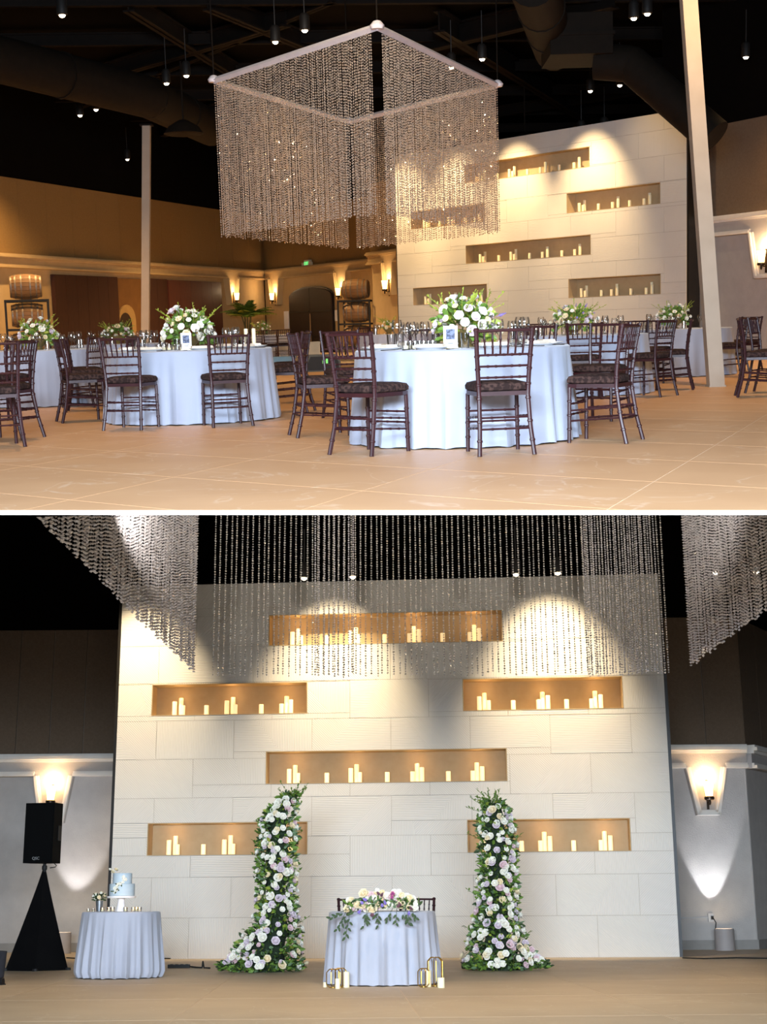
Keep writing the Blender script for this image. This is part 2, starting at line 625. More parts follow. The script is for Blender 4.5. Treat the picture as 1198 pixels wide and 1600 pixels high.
# ------------------------------------------------------------------ the niche wall, the same in both halls
WALL_H = 6.03
NICHES = {  # name: (left, right, bottom, top, clusters and singles from left to right)
    'top centre': (2.335, 5.95, 4.96, 5.48, [('c', 2.769, 'mts'), ('s', 3.232), ('c', 3.674, 'mts'), ('s', 4.13), ('c', 4.584, 'stm'), ('s', 5.026), ('c', 5.517, 'stm')]),
    'upper left': (0.527, 2.945, 3.832, 4.352, [('c', 0.943, 'mts'), ('s', 1.362), ('c', 1.759, 'mts'), ('s', 2.215), ('c', 2.601, 'stm')]),
    'upper right': (5.32, 7.73, 3.828, 4.352, [('c', 5.647, 'mts'), ('s', 6.081), ('c', 6.533, 'stm'), ('s', 6.888), ('c', 7.328, 'stm')]),
    'middle': (2.316, 5.96, 2.70, 3.224, [('c', 2.739, 'mts'), ('s', 3.235), ('c', 3.68, 'mts'), ('s', 4.154), ('c', 4.606, 'stm'), ('s', 5.076), ('c', 5.511, 'stm')]),
    'lower left': (0.533, 2.96, 1.59, 2.102, [('c', 0.92, 'mts'), ('s', 1.367), ('c', 1.765, 'mts'), ('s', 2.22), ('c', 2.62, 'stm')]),
    'lower right': (5.345, 7.738, 1.593, 2.102, [('c', 5.68, 'mts'), ('s', 6.141), ('c', 6.488, 'stm'), ('s', 6.909), ('c', 7.375, 'stm')]),
}
ND = 0.32
CAND_H = {'t': 0.305, 'm': 0.235, 's': 0.165}
CAND_W = {'t': 'tallest', 'm': 'middle-height', 's': 'shortest'}


def candle_mesh(h, r, lit):
    k = MB().lathe([(r, 0), (r, h - 0.008), (r * 0.93, h), (r * 0.7, h - 0.004), (0.0, h - 0.014)], 14)
    return k.mesh('candle_body')


CM = {}


def pillar_candle(h, lit, loc, room, label, group, r=0.038):
    key = (round(h, 3), lit, r)
    if key not in CM:
        a = candle_mesh(h, r, lit)
        a.materials.append(MATS['wax_lit' if lit else 'wax'])
        w = MB().tube([(0, 0, h - 0.012), (0.002, 0, h + 0.012)], 0.002, 5).mesh('wick')
        w.materials.append(MATS['wick'])
        f = MB().lathe([(0.0, h + 0.006), (0.007, h + 0.014), (0.008, h + 0.02), (0.004, h + 0.034), (0.0, h + 0.044)], 8).mesh('flame')
        f.materials.append(MATS['flame'])
        CM[key] = (a, w, f)
    a, w, f = CM[key]
    t = link('pillar_candle', a, None)
    t.location = loc
    link('wick', w, None, t)
    return tag(t, label, 'candle', group, None, room)


def feature_wall(hall, room, p0, p1, lit, kz):
    WALL_H = 6.03 * kz
    L = (p1 - p0).length
    k = L / 8.35
    mw = frame(p0, p1)
    holes = [(a * k, b * k, c * kz, d * kz) for a, b, c, d, _ in NICHES.values()]
    core = MB()
    for x0, x1, z0, z1 in subtract([(0, L, 0, WALL_H)], holes):
        core.box(x0, x1, 0.012, ND, z0, z1)
    core.box(0, L, ND, ND + 0.12, 0, WALL_H)
    where = 'lower' if room == 2 else 'upper'
    w = struct('wall_back', core, 'wall_core', room, mw, 'tall pale tiled wall with candle niches in the %s hall' % where)
    edge = MB()
    edge.box(-0.05, 0, 0.02, ND + 0.12, 0, WALL_H)
    edge.box(L, L + 0.05, 0.02, ND + 0.12, 0, WALL_H)
    edge.build('edge_trim', 'dark_edge', w, False)
    # wall tiles: rows of about 0.6 m, laid in broken bond, cut round the niches
    rh = 0.624 * kz
    rows = [i * rh for i in range(10)]
    shared = {}
    for i, z0 in enumerate(rows):
        z1 = min(z0 + rh, WALL_H)
        off = (0.0, 0.62)[i % 2] * k
        xs = [0.0] + [x for x in [off + j * 1.2 * k for j in range(-1, 9)] if 0.05 < x < L - 0.05] + [L]
        for xa, xb in zip(xs, xs[1:]):
            for x0, x1, a, b in subtract([(xa, xb, z0, z1)], holes):
                if x1 - x0 < 0.012 or b - a < 0.012:
                    continue
                g = 0.0028
                key = (round(x1 - x0, 3), round(b - a, 3))
                if key not in shared:
                    hw, hh = key[0] / 2 - g, key[1] / 2 - g
                    me = MB().box(-hw, hw, 0, 0.012, -hh, hh).mesh('tile', False)
                    me.materials.append(MATS['wall_tile'])
                    shared[key] = me
                t = link('tile', shared[key], None, w)
                t.location = ((x0 + x1) / 2, 0, (a + b) / 2)
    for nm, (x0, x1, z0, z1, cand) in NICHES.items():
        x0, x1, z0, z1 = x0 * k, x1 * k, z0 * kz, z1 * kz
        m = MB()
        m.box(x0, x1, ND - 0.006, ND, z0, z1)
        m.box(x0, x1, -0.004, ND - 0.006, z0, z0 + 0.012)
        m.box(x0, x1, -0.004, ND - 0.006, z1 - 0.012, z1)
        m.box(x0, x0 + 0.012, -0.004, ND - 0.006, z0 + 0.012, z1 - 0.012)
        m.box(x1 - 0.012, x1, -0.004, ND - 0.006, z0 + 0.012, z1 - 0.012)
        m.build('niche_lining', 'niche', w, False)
        nc = sum(1 for c in cand if c[0] == 'c')
        words = {3: ['left', 'centre', 'right'], 4: ['far left', 'second', 'third', 'far right']}[nc]
        sw = {2: ['left', 'right'], 3: ['left', 'centre', 'right']}[len(cand) - nc]
        ci = si = 0
        grp = 'candles in the niches of the %s hall' % where
        state = 'lit' if lit else 'unlit'
        for c in cand:
            x = c[1] * k
            z = z0 + 0.012
            if c[0] == 's':
                p = mw @ Vector((x, 0.13, z))
                pillar_candle(0.165 * kz, lit, p, room, '%s single %s short candle between clusters, %s niche, %s hall' % (sw[si], state, nm, where), grp)
                si += 1
            else:
                offs = {'m': (-0.085, 0.12), 't': (0.0, 0.22), 's': (0.062, 0.09)} if c[2] == 'mts' else {'s': (-0.072, 0.10), 't': (-0.005, 0.22), 'm': (0.078, 0.13)}
                for q, (dx, dy) in offs.items():
                    p = mw @ Vector((x + dx, dy, z))
                    pillar_candle(CAND_H[q] * kz, lit, p, room, '%s %s candle, %s cluster, %s niche, %s hall' % (CAND_W[q], state, words[ci], nm, where), grp)
                if lit:
                    light('POINT', mw @ Vector((x, 0.10, z + 0.36)), 1.1 if z0 < 3 else 1.3, AMBER, size=0.012, room=room, name='candle_light')
                ci += 1
    return mw, L, k


W2A, W2B = H2.level(168, 1499), H2.level(1062, 1495.5)
MW2, LW2, KW2 = feature_wall(H2, 2, W2A, W2B, True, 1.0)
W1A, W1B = H1.depth(620, 400, 40.2), H1.depth(1072, 340, 32.7)
W1A.z = W1B.z = 0
MW1, LW1, KW1 = feature_wall(H1, 1, W1A, W1B, False, 0.922)


# ------------------------------------------------------------------ hall walls with cornice, keystones and sconces
def sconce(room, p, mw_rot, label, power, group):
    t = thing('wall_sconce', label, 'sconce', p, mw_rot, room, group)
    MB().box(-0.02, 0.02, -0.03, 0, -0.22, 0.30).build('backplate', 'sconce_metal', t, False)
    b = MB().tube([(0, -0.02, -0.08), (0, -0.09, -0.08), (0, -0.15, -0.05)], 0.014, 8)
    b.lathe([(0.075, -0.06), (0.09, -0.045), (0.09, -0.015), (0.075, 0.0)], 16, (0, -0.16, 0))
    b.lathe([(0.0, -0.16), (0.02, -0.14), (0.03, -0.10), (0.02, -0.06)], 10, (0, -0.16, 0))
    b.build('bracket', 'sconce_metal', t)
    MB().lathe([(0.06, -0.02), (0.075, 0.1), (0.1, 0.26), (0.093, 0.26), (0.07, 0.1), (0.0, 0.0)], 16, (0, -0.16, 0)).build('glass_shade', 'sconce_glass', t)
    rot = Matrix.Rotation(mw_rot, 3, 'Z')
    light('POINT', Vector(p) + rot @ Vector((0, -0.17, 0.36)), power, WARM, size=0.05, room=room, name='sconce_light')
    return t


def hall_wall(name, room, p0, p1, zc, zl, zt, xs, ka, kb, kd, upper, lower, label, panel=1.2, ztop=None, fasc=0.12, trim_m='white_trim', base=True):
    mw = frame(p0, p1)
    L = (Vector((p1.x, p1.y, 0)) - Vector((p0.x, p0.y, 0))).length
    w = struct(name, MB().box(0, L, 0.02, 0.25, 0, zt), lower, room, mw, label)
    if ztop:
        struct('wall_upper', MB().box(0, L, 0.0, 0.25, zt, ztop), 'black_ceiling', room, mw, 'black band standing in for unlit wall above the ' + name.replace('_', ' '))  # the dark of the unlit upper wall is put into its colour
    n = max(1, round(L / panel))
    pw = L / n
    sh = MB().box(0.006, pw - 0.006, -0.02, 0.02, zc + 0.02, zt).mesh('panel', False)
    sh.materials.append(MATS[upper])
    for i in range(n):
        o = link('panel', sh, None, w)
        o.location = (i * pw, 0, 0)
    poly = [(0, zc), (L, zc), (L, zl)]
    segs = []
    right = L
    for s in sorted(xs, reverse=True):
        poly += [(s + ka, zl), (s + kb, zl - kd), (s - kb, zl - kd), (s - ka, zl)]
        segs.append(((s + ka, zl), (right, zl)))
        segs += [((s + kb, zl - kd), (s + ka, zl)), ((s - kb, zl - kd), (s + kb, zl - kd)), ((s - ka, zl), (s - kb, zl - kd))]
        right = s - ka
    segs.append(((0, zl), (right, zl)))
    poly = [(max(0, min(L, x)), z) for x, z in poly] + [(0, zl)]
    MB().prism(poly, -fasc, 0.02).build('fascia', lower, w, False)
    for (xa, za), (xb, zb) in segs:
        xa, xb = max(0.0, min(L, xa)), max(0.0, min(L, xb))
        d = Vector((xb - xa, zb - za))
        if d.length < 0.02:
            continue
        d.normalize()
        nn = Vector((-d.y, d.x))
        if abs(d.y) < 0.1:
            nn = Vector((0, 1))
        q = [(xa, za), (xb, zb), (xb + nn.x * 0.05, zb + nn.y * 0.05), (xa + nn.x * 0.05, za + nn.y * 0.05)]
        m = MB().prism(q, -fasc - 0.09, -fasc)
        q2 = [(xa + nn.x * 0.05, za + nn.y * 0.05), (xb + nn.x * 0.05, zb + nn.y * 0.05), (xb + nn.x * 0.09, zb + nn.y * 0.09), (xa + nn.x * 0.09, za + nn.y * 0.09)]
        m.prism(q2, -fasc - 0.045, -fasc)
        m.build('trim_strip', trim_m, w, False)
    c = MB()
    c.box(0, L, -fasc - 0.05, 0, zc, zc + 0.05)
    c.box(0, L, -fasc - 0.11, 0, zc + 0.05, zc + 0.11)
    c.box(0, L, -fasc - 0.07, 0, zc + 0.11, zc + 0.15)
    c.build('cornice', trim_m, w, False)
    if base:
        MB().box(0, L, -0.015, 0.02, 0, 0.16).build('baseboard', 'skirting', w, False)
    return mw, L


def along(hall, mw, px, py, p0, p1):
    q = mw.inverted() @ hall.wall(px, py, p0, p1)
    return q.x, q.z


# upper hall, left wall and the walls round to the right
def plan(hall, px, py, y):
    p = hall.depth(px, py, y)
    p.z = 0
    return p


ZC1, ZL1, ZT1 = 3.10, 2.86, 5.38
LA, LB = plan(H1, -60, 420, 38.5), plan(H1, 412, 420, 57.5)
mwl = frame(LA, LB)
xs_l = [along(H1, mwl, 359, 452, LA, LB)[0]]
hall_wall('wall_left', 1, LA, LB, ZC1, ZL1, ZT1, xs_l, 0.5, 0.3, 1.0, 'tan_panel', 'plaster', 'long tan panelled wall with cornice behind the left tables', 1.4, 9.5, trim_m='plaster')
BA, BB = LB.copy(), plan(H1, 592, 420, 49.6)
mwb = frame(BA, BB)
xs_b = [along(H1, mwb, 434, 452, BA, BB)[0], along(H1, mwb, 538, 445, BA, BB)[0]]
hall_wall('wall_far', 1, BA, BB, ZC1, ZL1, ZT1, xs_b, 0.5, 0.3, 1.0, 'tan_panel', 'plaster', 'short tan panelled wall around the arched doors', 1.4, 9.5, trim_m='plaster')
CA, CB = plan(H1, 580, 420, 46.0), plan(H1, 640, 420, 43.5)
mwc = frame(CA, CB)
xs_c = [along(H1, mwc, 613, 430, CA, CB)[0]]
hall_wall('wall_pier', 1, CA, CB, ZC1, ZL1, ZT1, xs_c, 0.42, 0.3, 1.0, 'tan_panel', 'plaster', 'tan wall return left of the upper niche wall', 1.4, 9.5, trim_m='plaster')
pr = frame(BB, CA)
struct('wall_return', MB().box(0, (CA - BB).length, -0.2, 0.0, 0, 5.38), 'tan_panel', 1, frame(CA, BB), 'wall return beside the centre barrels')
DA, DB = plan(H1, 1035, 380, 34.6), plan(H1, 1290, 380, 30.0)
mwd = frame(DA, DB)
xs_d = [along(H1, mwd, 1204, 400, DA, DB)[0]]
hall_wall('wall_right', 1, DA, DB, 3.02, 2.72, 5.2, xs_d, 0.5, 0.3, 1.0, 'taupe_panel', 'plaster_grey', 'brown panelled wall right of the upper niche wall', 1.6, 9.5)
struct('wall_rear', MB().box(-24, 24, 64, 64.3, 0, 9.5), 'black_ceiling', 1, label='dark wall far behind the upper niche wall')
struct('ceiling', MB().slab([(-24, 9), (24, 9), (24, 66), (-24, 66)], 8.2, 8.4), 'black_ceiling', 1, label='black open ceiling of the upper hall')
for i, (mwx, xs_, pa, pb) in enumerate(((mwl, xs_l, LA, LB), (mwb, xs_b, BA, BB), (mwc, xs_c, CA, CB), (mwd, xs_d, DA, DB))):
    rz = math.atan2(mwx[1][0], mwx[0][0])
    names = [['glowing wall sconce beside the dark wooden doors'], ['glowing wall sconce left of the arched door', 'glowing wall sconce between arched door and centre barrels'],
             ['glowing wall sconce touching the upper niche wall on its left'], ['glowing wall sconce at the right border of the upper hall']][i]
    for s, nm in zip(xs_, names):
        sconce(1, mwx @ Vector((s, -0.12, 2.05)), rz, nm, 18, 'wall sconces')

# lower hall, walls at both sides behind the niche wall
GA, GB = plan(H2, -90, 1300, 26.6), plan(H2, 230, 1300, 26.6)
mwg = frame(GA, GB)
xg = along(H2, mwg, 85, 1240, GA, GB)[0]
Z2C = along(H2, mwg, 85, 1192, GA, GB)[1]
Z2L = along(H2, mwg, 85, 1214, GA, GB)[1]
Z2T = along(H2, mwg, 85, 985, GA, GB)[1]
hall_wall('wall_left', 2, GA, GB, Z2C, Z2L, Z2T, [xg], 0.36, 0.22, 0.85, 'taupe_panel', 'plaster_grey', 'brown panelled wall behind the loudspeaker', 0.66, 9.3)
RA, RB = plan(H2, 990, 1300, 25.6), plan(H2, 1172, 1300, 25.6)
mwr = frame(RA, RB)
xr = along(H2, mwr, 1102, 1240, RA, RB)[0]
hall_wall('wall_right', 2, RA, RB, along(H2, mwr, 1102, 1178, RA, RB)[1], along(H2, mwr, 1102, 1201, RA, RB)[1], along(H2, mwr, 1102, 965, RA, RB)[1], [xr], 0.36, 0.2, 0.83, 'taupe_panel', 'plaster_grey',
          'brown panelled wall with sconce right of the lower niche wall', 0.66, 9.3)
SA, SB = RB.copy(), plan(H2, 1290, 1300, 29.5)
hall_wall('wall_corner', 2, SA, SB, along(H2, mwr, 1102, 1178, RA, RB)[1], along(H2, mwr, 1102, 1201, RA, RB)[1], along(H2, mwr, 1102, 965, RA, RB)[1], [], 0.36, 0.2, 0.8, 'taupe_panel', 'plaster_grey',
          'wall turning away at the right border of the lower hall', 0.9, 9.3)
sconce(2, mwg @ Vector((xg, -0.12, along(H2, mwg, 85, 1252, GA, GB)[1])), 0, 'glowing wall sconce above the black loudspeaker', 15, 'wall sconces')
sconce(2, mwr @ Vector((xr, -0.12, along(H2, mwr, 1101, 1246, RA, RB)[1])), 0, 'glowing wall sconce right of the lower niche wall', 15, 'wall sconces')
struct('wall_rear', MB().box(-16, 16, 33, 33.2, 0, 11.5), 'black_ceiling', 2, label='dark wall far behind the lower niche wall')

# ------------------------------------------------------------------ columns
def column(base, top, wx, label):
    t = thing('steel_column', label, 'column', base)
    d = Vector(top) - Vector(base)
    m = MB()
    hx = wx / 2
    m.add([(-hx, -hx, 0), (hx, -hx, 0), (hx, hx, 0), (-hx, hx, 0)] + [(d.x + a, d.y + b, d.z) for a, b in ((-hx, -hx), (hx, -hx), (hx, hx), (-hx, hx))],
          [(3, 2, 1, 0), (4, 5, 6, 7), (0, 1, 5, 4), (1, 2, 6, 5), (2, 3, 7, 6), (3, 0, 4, 7)])
    m.build('shaft', 'column_paint', t, False)
    MB().box(d.x - hx - 0.06, d.x + hx + 0.06, d.y - hx - 0.06, d.y + hx + 0.06, d.z, d.z + 0.04).build('cap_plate', 'beam', t, False)
    MB().box(-hx - 0.012, hx + 0.012, -hx - 0.012, hx + 0.012, 0, 0.02).build('base_plate', 'column_paint', t, False)
    return t


cb = H1.level(1118, 604)
ct = H1.depth(1076, 8, cb.y + 0.7)
cdir = (ct - cb) / (ct.z - cb.z)
column(cb, cb + cdir * 6.4, 0.20, 'tall pale square column in front of the right tables')
cb2 = H1.level(227, 576)
ct2 = H1.depth(229, 197, cb2.y)
column(cb2, ct2, 0.20, 'slim pale column behind the left round table')


# ------------------------------------------------------------------ bead chandeliers
def strand_panel(name, parent, q0, q1, bot0, bot1, top0, top1, n, material, bead_r, pitch, rg, bow=0.0, wide=1.0):
    """Hanging strings of faceted beads between plan points q0 and q1; bottoms and tops run from *0 to *1."""
    v, f = [], []
    for i in range(n):
        t = (i + 0.5) / n + rg.uniform(-0.18, 0.18) / n
        x = q0[0] + (q1[0] - q0[0]) * t
        y = q0[1] + (q1[1] - q0[1]) * t
        zb = bot0 + (bot1 - bot0) * t + rg.uniform(-0.02, 0.02)
        zt = top0 + (top1 - top0) * t
        z = zt - rg.uniform(0, pitch)
        sway = rg.uniform(-0.012, 0.012)
        while z > zb:
            big = rg.random()
            r = bead_r * (0.7 + 0.55 * big)
            h = pitch * (0.36 + 0.2 * rg.random())
            sx = x + sway * (zt - z) / max(0.1, zt - zb)
            a = rg.uniform(0, 1.57)
            c, s_ = math.cos(a) * r * wide, math.sin(a) * r
            tl = rg.uniform(-0.3, 0.3) * h
            b = len(v)
            v.extend(((sx, y, z + h), (sx + c, y + s_, z + tl), (sx - s_, y + c, z), (sx - c, y - s_, z - tl), (sx + s_, y - c, z), (sx, y, z - h)))
            f.extend(((b, b + 1, b + 2), (b, b + 2, b + 3), (b, b + 3, b + 4), (b, b + 4, b + 1), (b + 5, b + 2, b + 1), (b + 5, b + 3, b + 2), (b + 5, b + 4, b + 3), (b + 5, b + 1, b + 4)))
            z -= pitch * (0.9 + 0.2 * rg.random())
    me = bpy.data.meshes.new(name)
    me.from_pydata(v, [], f)
    me.update()
    o = link(name, me, material, parent)
    o['kind'] = 'stuff'
    return o


rg = random.Random(11)
ZF, ZB = 5.28, 2.60
ch = {k: H1.level(px, py, ZF) for k, (px, py) in {'near': (589, 42), 'left': (334, 126), 'right': (777, 133), 'far': (545, 190)}.items()}
c1 = thing('bead_chandelier', 'large square crystal bead chandelier hanging from white rails in the upper hall', 'chandelier', (0, 0, 0))
for a, b, na in (('near', 'left', 'near'), ('near', 'right', 'near'), ('left', 'far', 'far'), ('right', 'far', 'far')):
    p, q = ch[a], ch[b]
    MB().tube([p, q], 0.055, 4).build('rail', 'rail_white', c1, False)
    p2, q2 = p.lerp(q, 0.03), p.lerp(q, 0.985)
    if b == 'far':
        q2 = p.lerp(q, 0.97)
        p2 = p.lerp(q, 0.0)
    strand_panel('bead_curtain', c1, (p2.x, p2.y), (q2.x, q2.y), ZB, ZB, ZF - 0.05, ZF - 0.05, 105, 'bead', 0.0135, 0.042, rg)
for k, p in ch.items():
    MB().tube([p + Vector((0, 0, 0.05)), p + Vector((0, 0, 2.9))], 0.012, 6).build('hanging_rod', 'beam', c1, False)
    MB().lathe([(0.0, -0.04), (0.09, -0.03), (0.11, 0.02), (0.06, 0.08), (0.0, 0.1)], 10, p).build('corner_boss', 'rail_white', c1)

# lower hall: the same kind of chandelier, seen from under its front
ZB2 = 3.50
c2 = thing('bead_chandelier', 'crystal bead chandelier hanging in front of the lower niche wall', 'chandelier', (0, 0, 0), 0, 2)
bl, br_ = H2.level(328, 1056, ZB2), H2.level(1050, 1051, ZB2)


def top_at(p):          # strings run up to the rails, above what the photo shows
    d = Vector(p)
    return H2.depth(H2.pix(d)[0], 784, d.y).z


strand_panel('bead_curtain', c2, (bl.x, bl.y), (br_.x, br_.y), ZB2, ZB2, top_at(bl), top_at(br_), 84, 'bead_white', 0.0135, 0.03, rg)
fl_, fr_ = bl + Vector((0.12, 0.9, 0)), br_ + Vector((-0.12, 0.9, 0))
strand_panel('bead_curtain', c2, (br_.x - 1.0, br_.y + 0.25), (br_.x - 0.1, br_.y + 0.1), ZB2 + 0.01, ZB2 + 0.01, top_at(br_), top_at(br_), 26, 'bead_cool', 0.014, 0.03, rg)
strand_panel('bead_curtain', c2, (bl.x + 1.2, bl.y + 0.3), (bl.x + 1.75, bl.y + 0.3), ZB2 + 0.03, ZB2 + 0.03, top_at(bl), top_at(bl), 9, 'bead_cool', 0.014, 0.03, rg)
sl0, sl1 = H2.level(303, 1050, ZB2), H2.level(48, 800, ZB2)
strand_panel('bead_curtain', c2, (sl0.x, sl0.y), (sl1.x, sl1.y), ZB2, ZB2, top_at(sl0), top_at(sl1), 90, 'bead_cool', 0.021, 0.032, rg)
sr0, sr1 = H2.level(1079, 1040, ZB2), H2.level(1250, 912, ZB2)
strand_panel('bead_curtain', c2, (sr0.x, sr0.y), (sr1.x, sr1.y), ZB2, ZB2, top_at(sr0), top_at(sr1), 68, 'bead_cool', 0.021, 0.032, rg)
for a, b in ((bl, br_), (sl0, sl1), (sr0, sr1)):
    MB().tube([(a.x, a.y, top_at(a) + 0.04), (b.x, b.y, top_at(b) + 0.04)], 0.04, 4).build('rail', 'rail_white', c2, False)

# ------------------------------------------------------------------ ceiling of the upper hall: beams, ducts, lamps
def beam(p, q, w, h, label, name='ceiling_beam'):
    d = (q - p)
    L = d.length
    m = MB()
    m.box(0, L, -w / 2, w / 2, -h, -h + 0.04)
    m.box(0, L, -w / 2, w / 2, -0.04, 0)
    m.box(0, L, -0.02, 0.02, -h, 0)
    o = m.build(name, 'beam', None, False)
    o.matrix_basis = frame(p, q)
    o.location.z = p.z
    return tag(o, label, None, None, 'structure')


ZBM = 8.1


def beam_px(a, b, ext0, ext1, w, h, label):
    p, q = H1.level(a[0], a[1], ZBM), H1.level(b[0], b[1], ZBM)
    d = q - p
    beam(p - d * ext0, q + d * ext1, w, h, label)


beam_px((8, 262), (335, 163), 0.3, 0.4, 0.3, 0.55, 'dark roof beam over the left tables')
beam_px((150, 105), (430, 18), 0.3, 0.05, 0.25, 0.4, 'dark roof beam left of the chandelier')
beam_px((735, 48), (945, 188), 0.15, 0.4, 0.28, 0.5, 'dark roof beam right of the chandelier')
beam_px((640, 55), (900, -10), 0.1, 0.2, 0.3, 0.5, 'dark roof beam above the chandelier')
beam_px((240, 15), (350, 88), 0.3, 0.9, 0.25, 0.4, 'dark roof beam crossing at upper left')
beam_px((380, 10), (500, 62), 0.4, 0.6, 0.25, 0.4, 'dark roof beam crossing above the chandelier rail')
beam_px((785, 165), (1060, 120), 0.2, 0.3, 0.22, 0.35, 'dark roof beam over the upper niche wall')
beam_px((8, 205), (180, 130), 0.2, 1.2, 0.18, 0.3, 'thin dark roof joist at far left')
beam_px((20, 330 - 45), (330, 240), 0.2, 0.4, 0.18, 0.3, 'thin dark roof joist above the left wall')
for i in range(9):      # joists over the whole roof
    p = Vector((-16, 26 + i * 4.2, 8.1))
    beam(p, p + Vector((34, 3.2, 0)), 0.16, 0.3, 'slim dark joist under the black roof deck', 'ceiling_joist')


def duct_run(t, pts, r):
    pts = [Vector(p) for p in pts]
    for a, b in zip(pts, pts[1:]):
        MB().tube([a, b], r, 18).build('duct_pipe', 'duct', t)
        n = max(1, int((b - a).length / 2.2))
        for i in range(1, n):
            c = a.lerp(b, i / n)
            e = (b - a).normalized() * 0.05
            MB().tube([c - e, c + e], r * 1.05, 18).build('duct_collar', 'duct', t)
    for p in pts[1:-1]:
        MB().lathe([(0.0, -r), (r * .5, -r * .866), (r * .866, -r * .5), (r, 0), (r * .866, r * .5), (r * .5, r * .866), (0.0, r)], 16, p).build('duct_elbow', 'duct', t)


du1 = thing('air_duct', 'large dark round air duct at upper left', 'duct')
duct_run(du1, [H1.level(-60, 78, 6.9), H1.level(232, 152, 6.6), H1.level(330, 200, 6.6)], 0.5)
du2 = thing('air_duct', 'dark round air duct with a square box behind the tall column', 'duct')
duct_run(du2, [H1.level(832, -30, 6.9), H1.level(866, 78, 6.9)], 0.45)
duct_run(du2, [H1.depth(930, 96, 29.8), H1.depth(985, 100, 29.6), H1.depth(1116, 214, 28.6)], 0.36)
q_ = H1.level(903, 94, 6.2)
MB().box(q_.x - 0.65, q_.x + 0.6, q_.y - 0.7, q_.y + 0.9, 6.2, 7.0).build('plenum_box', 'duct', du2, False)
MB().box(q_.x + 0.601, q_.x + 0.61, q_.y - 0.2, q_.y + 0.35, 6.45, 6.85).build('access_plate', 'uplight_can', du2, False)
MB().box(q_.x - 0.69, q_.x + 0.64, q_.y - 0.74, q_.y + 0.94, 6.56, 6.62).build('seam_flange', 'duct', du2, False)


def fan_like(px, py, z):
    t = thing('ceiling_speaker', 'dark dome fixture hanging left of the niche wall top' if px > 500 else 'dark dome fixture hanging behind the left column', 'fixture', H1.level(px, py, z), 0, 1)
    MB().lathe([(0.0, 0.32), (0.1, 0.3), (0.34, 0.16), (0.46, 0.0), (0.42, -0.02), (0.0, 0.05)], 18).build('dome', 'beam', t)
    MB().tube([(0, 0, 0.3), (0, 0, 1.6)], 0.02, 6).build('hanger', 'beam', t)


fan_like(820, 224, 6.0)
fan_like(287, 209, 5.4)

can = MB().lathe([(0.10, -0.02), (0.12, 0.0), (0.12, 0.30), (0.07, 0.36), (0.0, 0.36)], 12).mesh('lamp_can')
can.materials.append(MATS['lamp_can'])
face = MB().lathe([(0.0, -0.075), (0.035, -0.068), (0.062, -0.045), (0.07, -0.018), (0.0, -0.01)], 12).mesh('lamp_face')
face.materials.append(MATS['lamp_face'])
arm_ = MB().tube([(0, 0, 0.34), (0, 0, 1.2)], 0.015, 6).mesh('lamp_arm')
arm_.materials.append(MATS['lamp_can'])
faceL = {}


def ceiling_lamp(p, room, label, group, s=1.0, tilt=None):
    t = thing('ceiling_spotlight', label, 'spotlight', p, 0, room, group)
    if tilt is not None:
        t.rotation_euler = (Vector(p) - Vector(tilt)).to_track_quat('Z', 'Y').to_euler()
    t.scale = (s, s, s)
    lc_ = link('lamp_can', can, None, t)
    link('lamp_face', face, None, lc_)
    link('lamp_arm', arm_, None, t)
    return t


LAMPS = [(97, 22), (430, 64), (476, 46), (260, 129), (291, 117), (125, 179), (150, 170), (142, 263), (199, 248), (77, 282), (200, 305), (253, 292), (263, 317),
         (753, 91), (775, 266), (705, 104), (990, 27), (1011, 20), (1165, 88), (922, 141), (968, 132), (1104, 174), (1148, 165), (845, 270)]
for px, py in LAMPS:
    if (px, py) in ((775, 266), (845, 270)):
        continue
    z = 6.4
    ceiling_lamp(H1.level(px, py, z), 1, 'small round spotlight glowing in the black ceiling of the upper hall', 'ceiling spotlights of the upper hall', 0.8)
for i, (px, py) in enumerate(((908, 208), (944, 203))):
    ceiling_lamp(H1.level(px, py, 5.75), 1, ('left', 'right')[i] + ' of two spotlights just above the upper niche wall', 'niche wall spotlights', 0.9)

# lights of the upper hall
def wall_spot(room, mw, u, z, dist, zt, power, ang, col=WARM, du=0.0, blend=0.6, size=0.04):
    light('SPOT', mw @ Vector((u, -dist, z)), power, col, mw @ Vector((u + du, 0, zt)), size, None, ang, blend, room, 'wall_wash')


AMBER2 = (1.0, 0.70, 0.36)
for u in (0.04, 0.25, 0.47, 0.72):
    wall_spot(1, MW1, u * LW1, 6.5, 1.7, 3.6, 1500, 58, AMBER2, 0, 1.0)
wall_spot(1, MW1, 0.93 * LW1, 6.9, 2.0, 4.2, 160, 70, AMBER2, 0, 1.0)  # unseen spot added to warm the dull right end of the wall
# spotlights onto the chandelier and down to the tables
for px, py, tx, ty, pw in ((476, 46, 500, 110, 2600), (753, 91, 765, 150, 2600)):
    a = H1.level(px, py, 6.4)
    light('SPOT', a, pw, WARM, H1.level(tx, ty, 4.2), 0.05, None, 40, 0.6, 1, 'chandelier_spot')
light('SPOT', (-0.5, 15.0, 7.4), 2400, WARM, (-0.6, 25.5, 3.6), 0.08, None, 46, 0.7, 1, 'chandelier_spot')  # unseen spot added to brighten the near side of the chandelier
for x, y, pw in ((-3.5, 15.5, 900), (1.0, 11.5, 300), (-1.5, 9.2, 200), (1.5, 9.0, 110), (-8.0, 33.5, 1600), (4.5, 18, 1000), (-7, 21, 1000), (0, 27, 1400), (6.5, 24, 1000), (-9, 38, 2200), (-4, 46, 2600), (1.5, 40, 1200), (9, 29, 1300)):
    light('SPOT', (x, y, 6.9), pw * 1.0, (1.0, 0.62, 0.27), (x, y + 0.5, 0), 0.1, None, 105, 0.8, 1, 'down_spot')  # some are added unseen to brighten the left column, right wall and floor

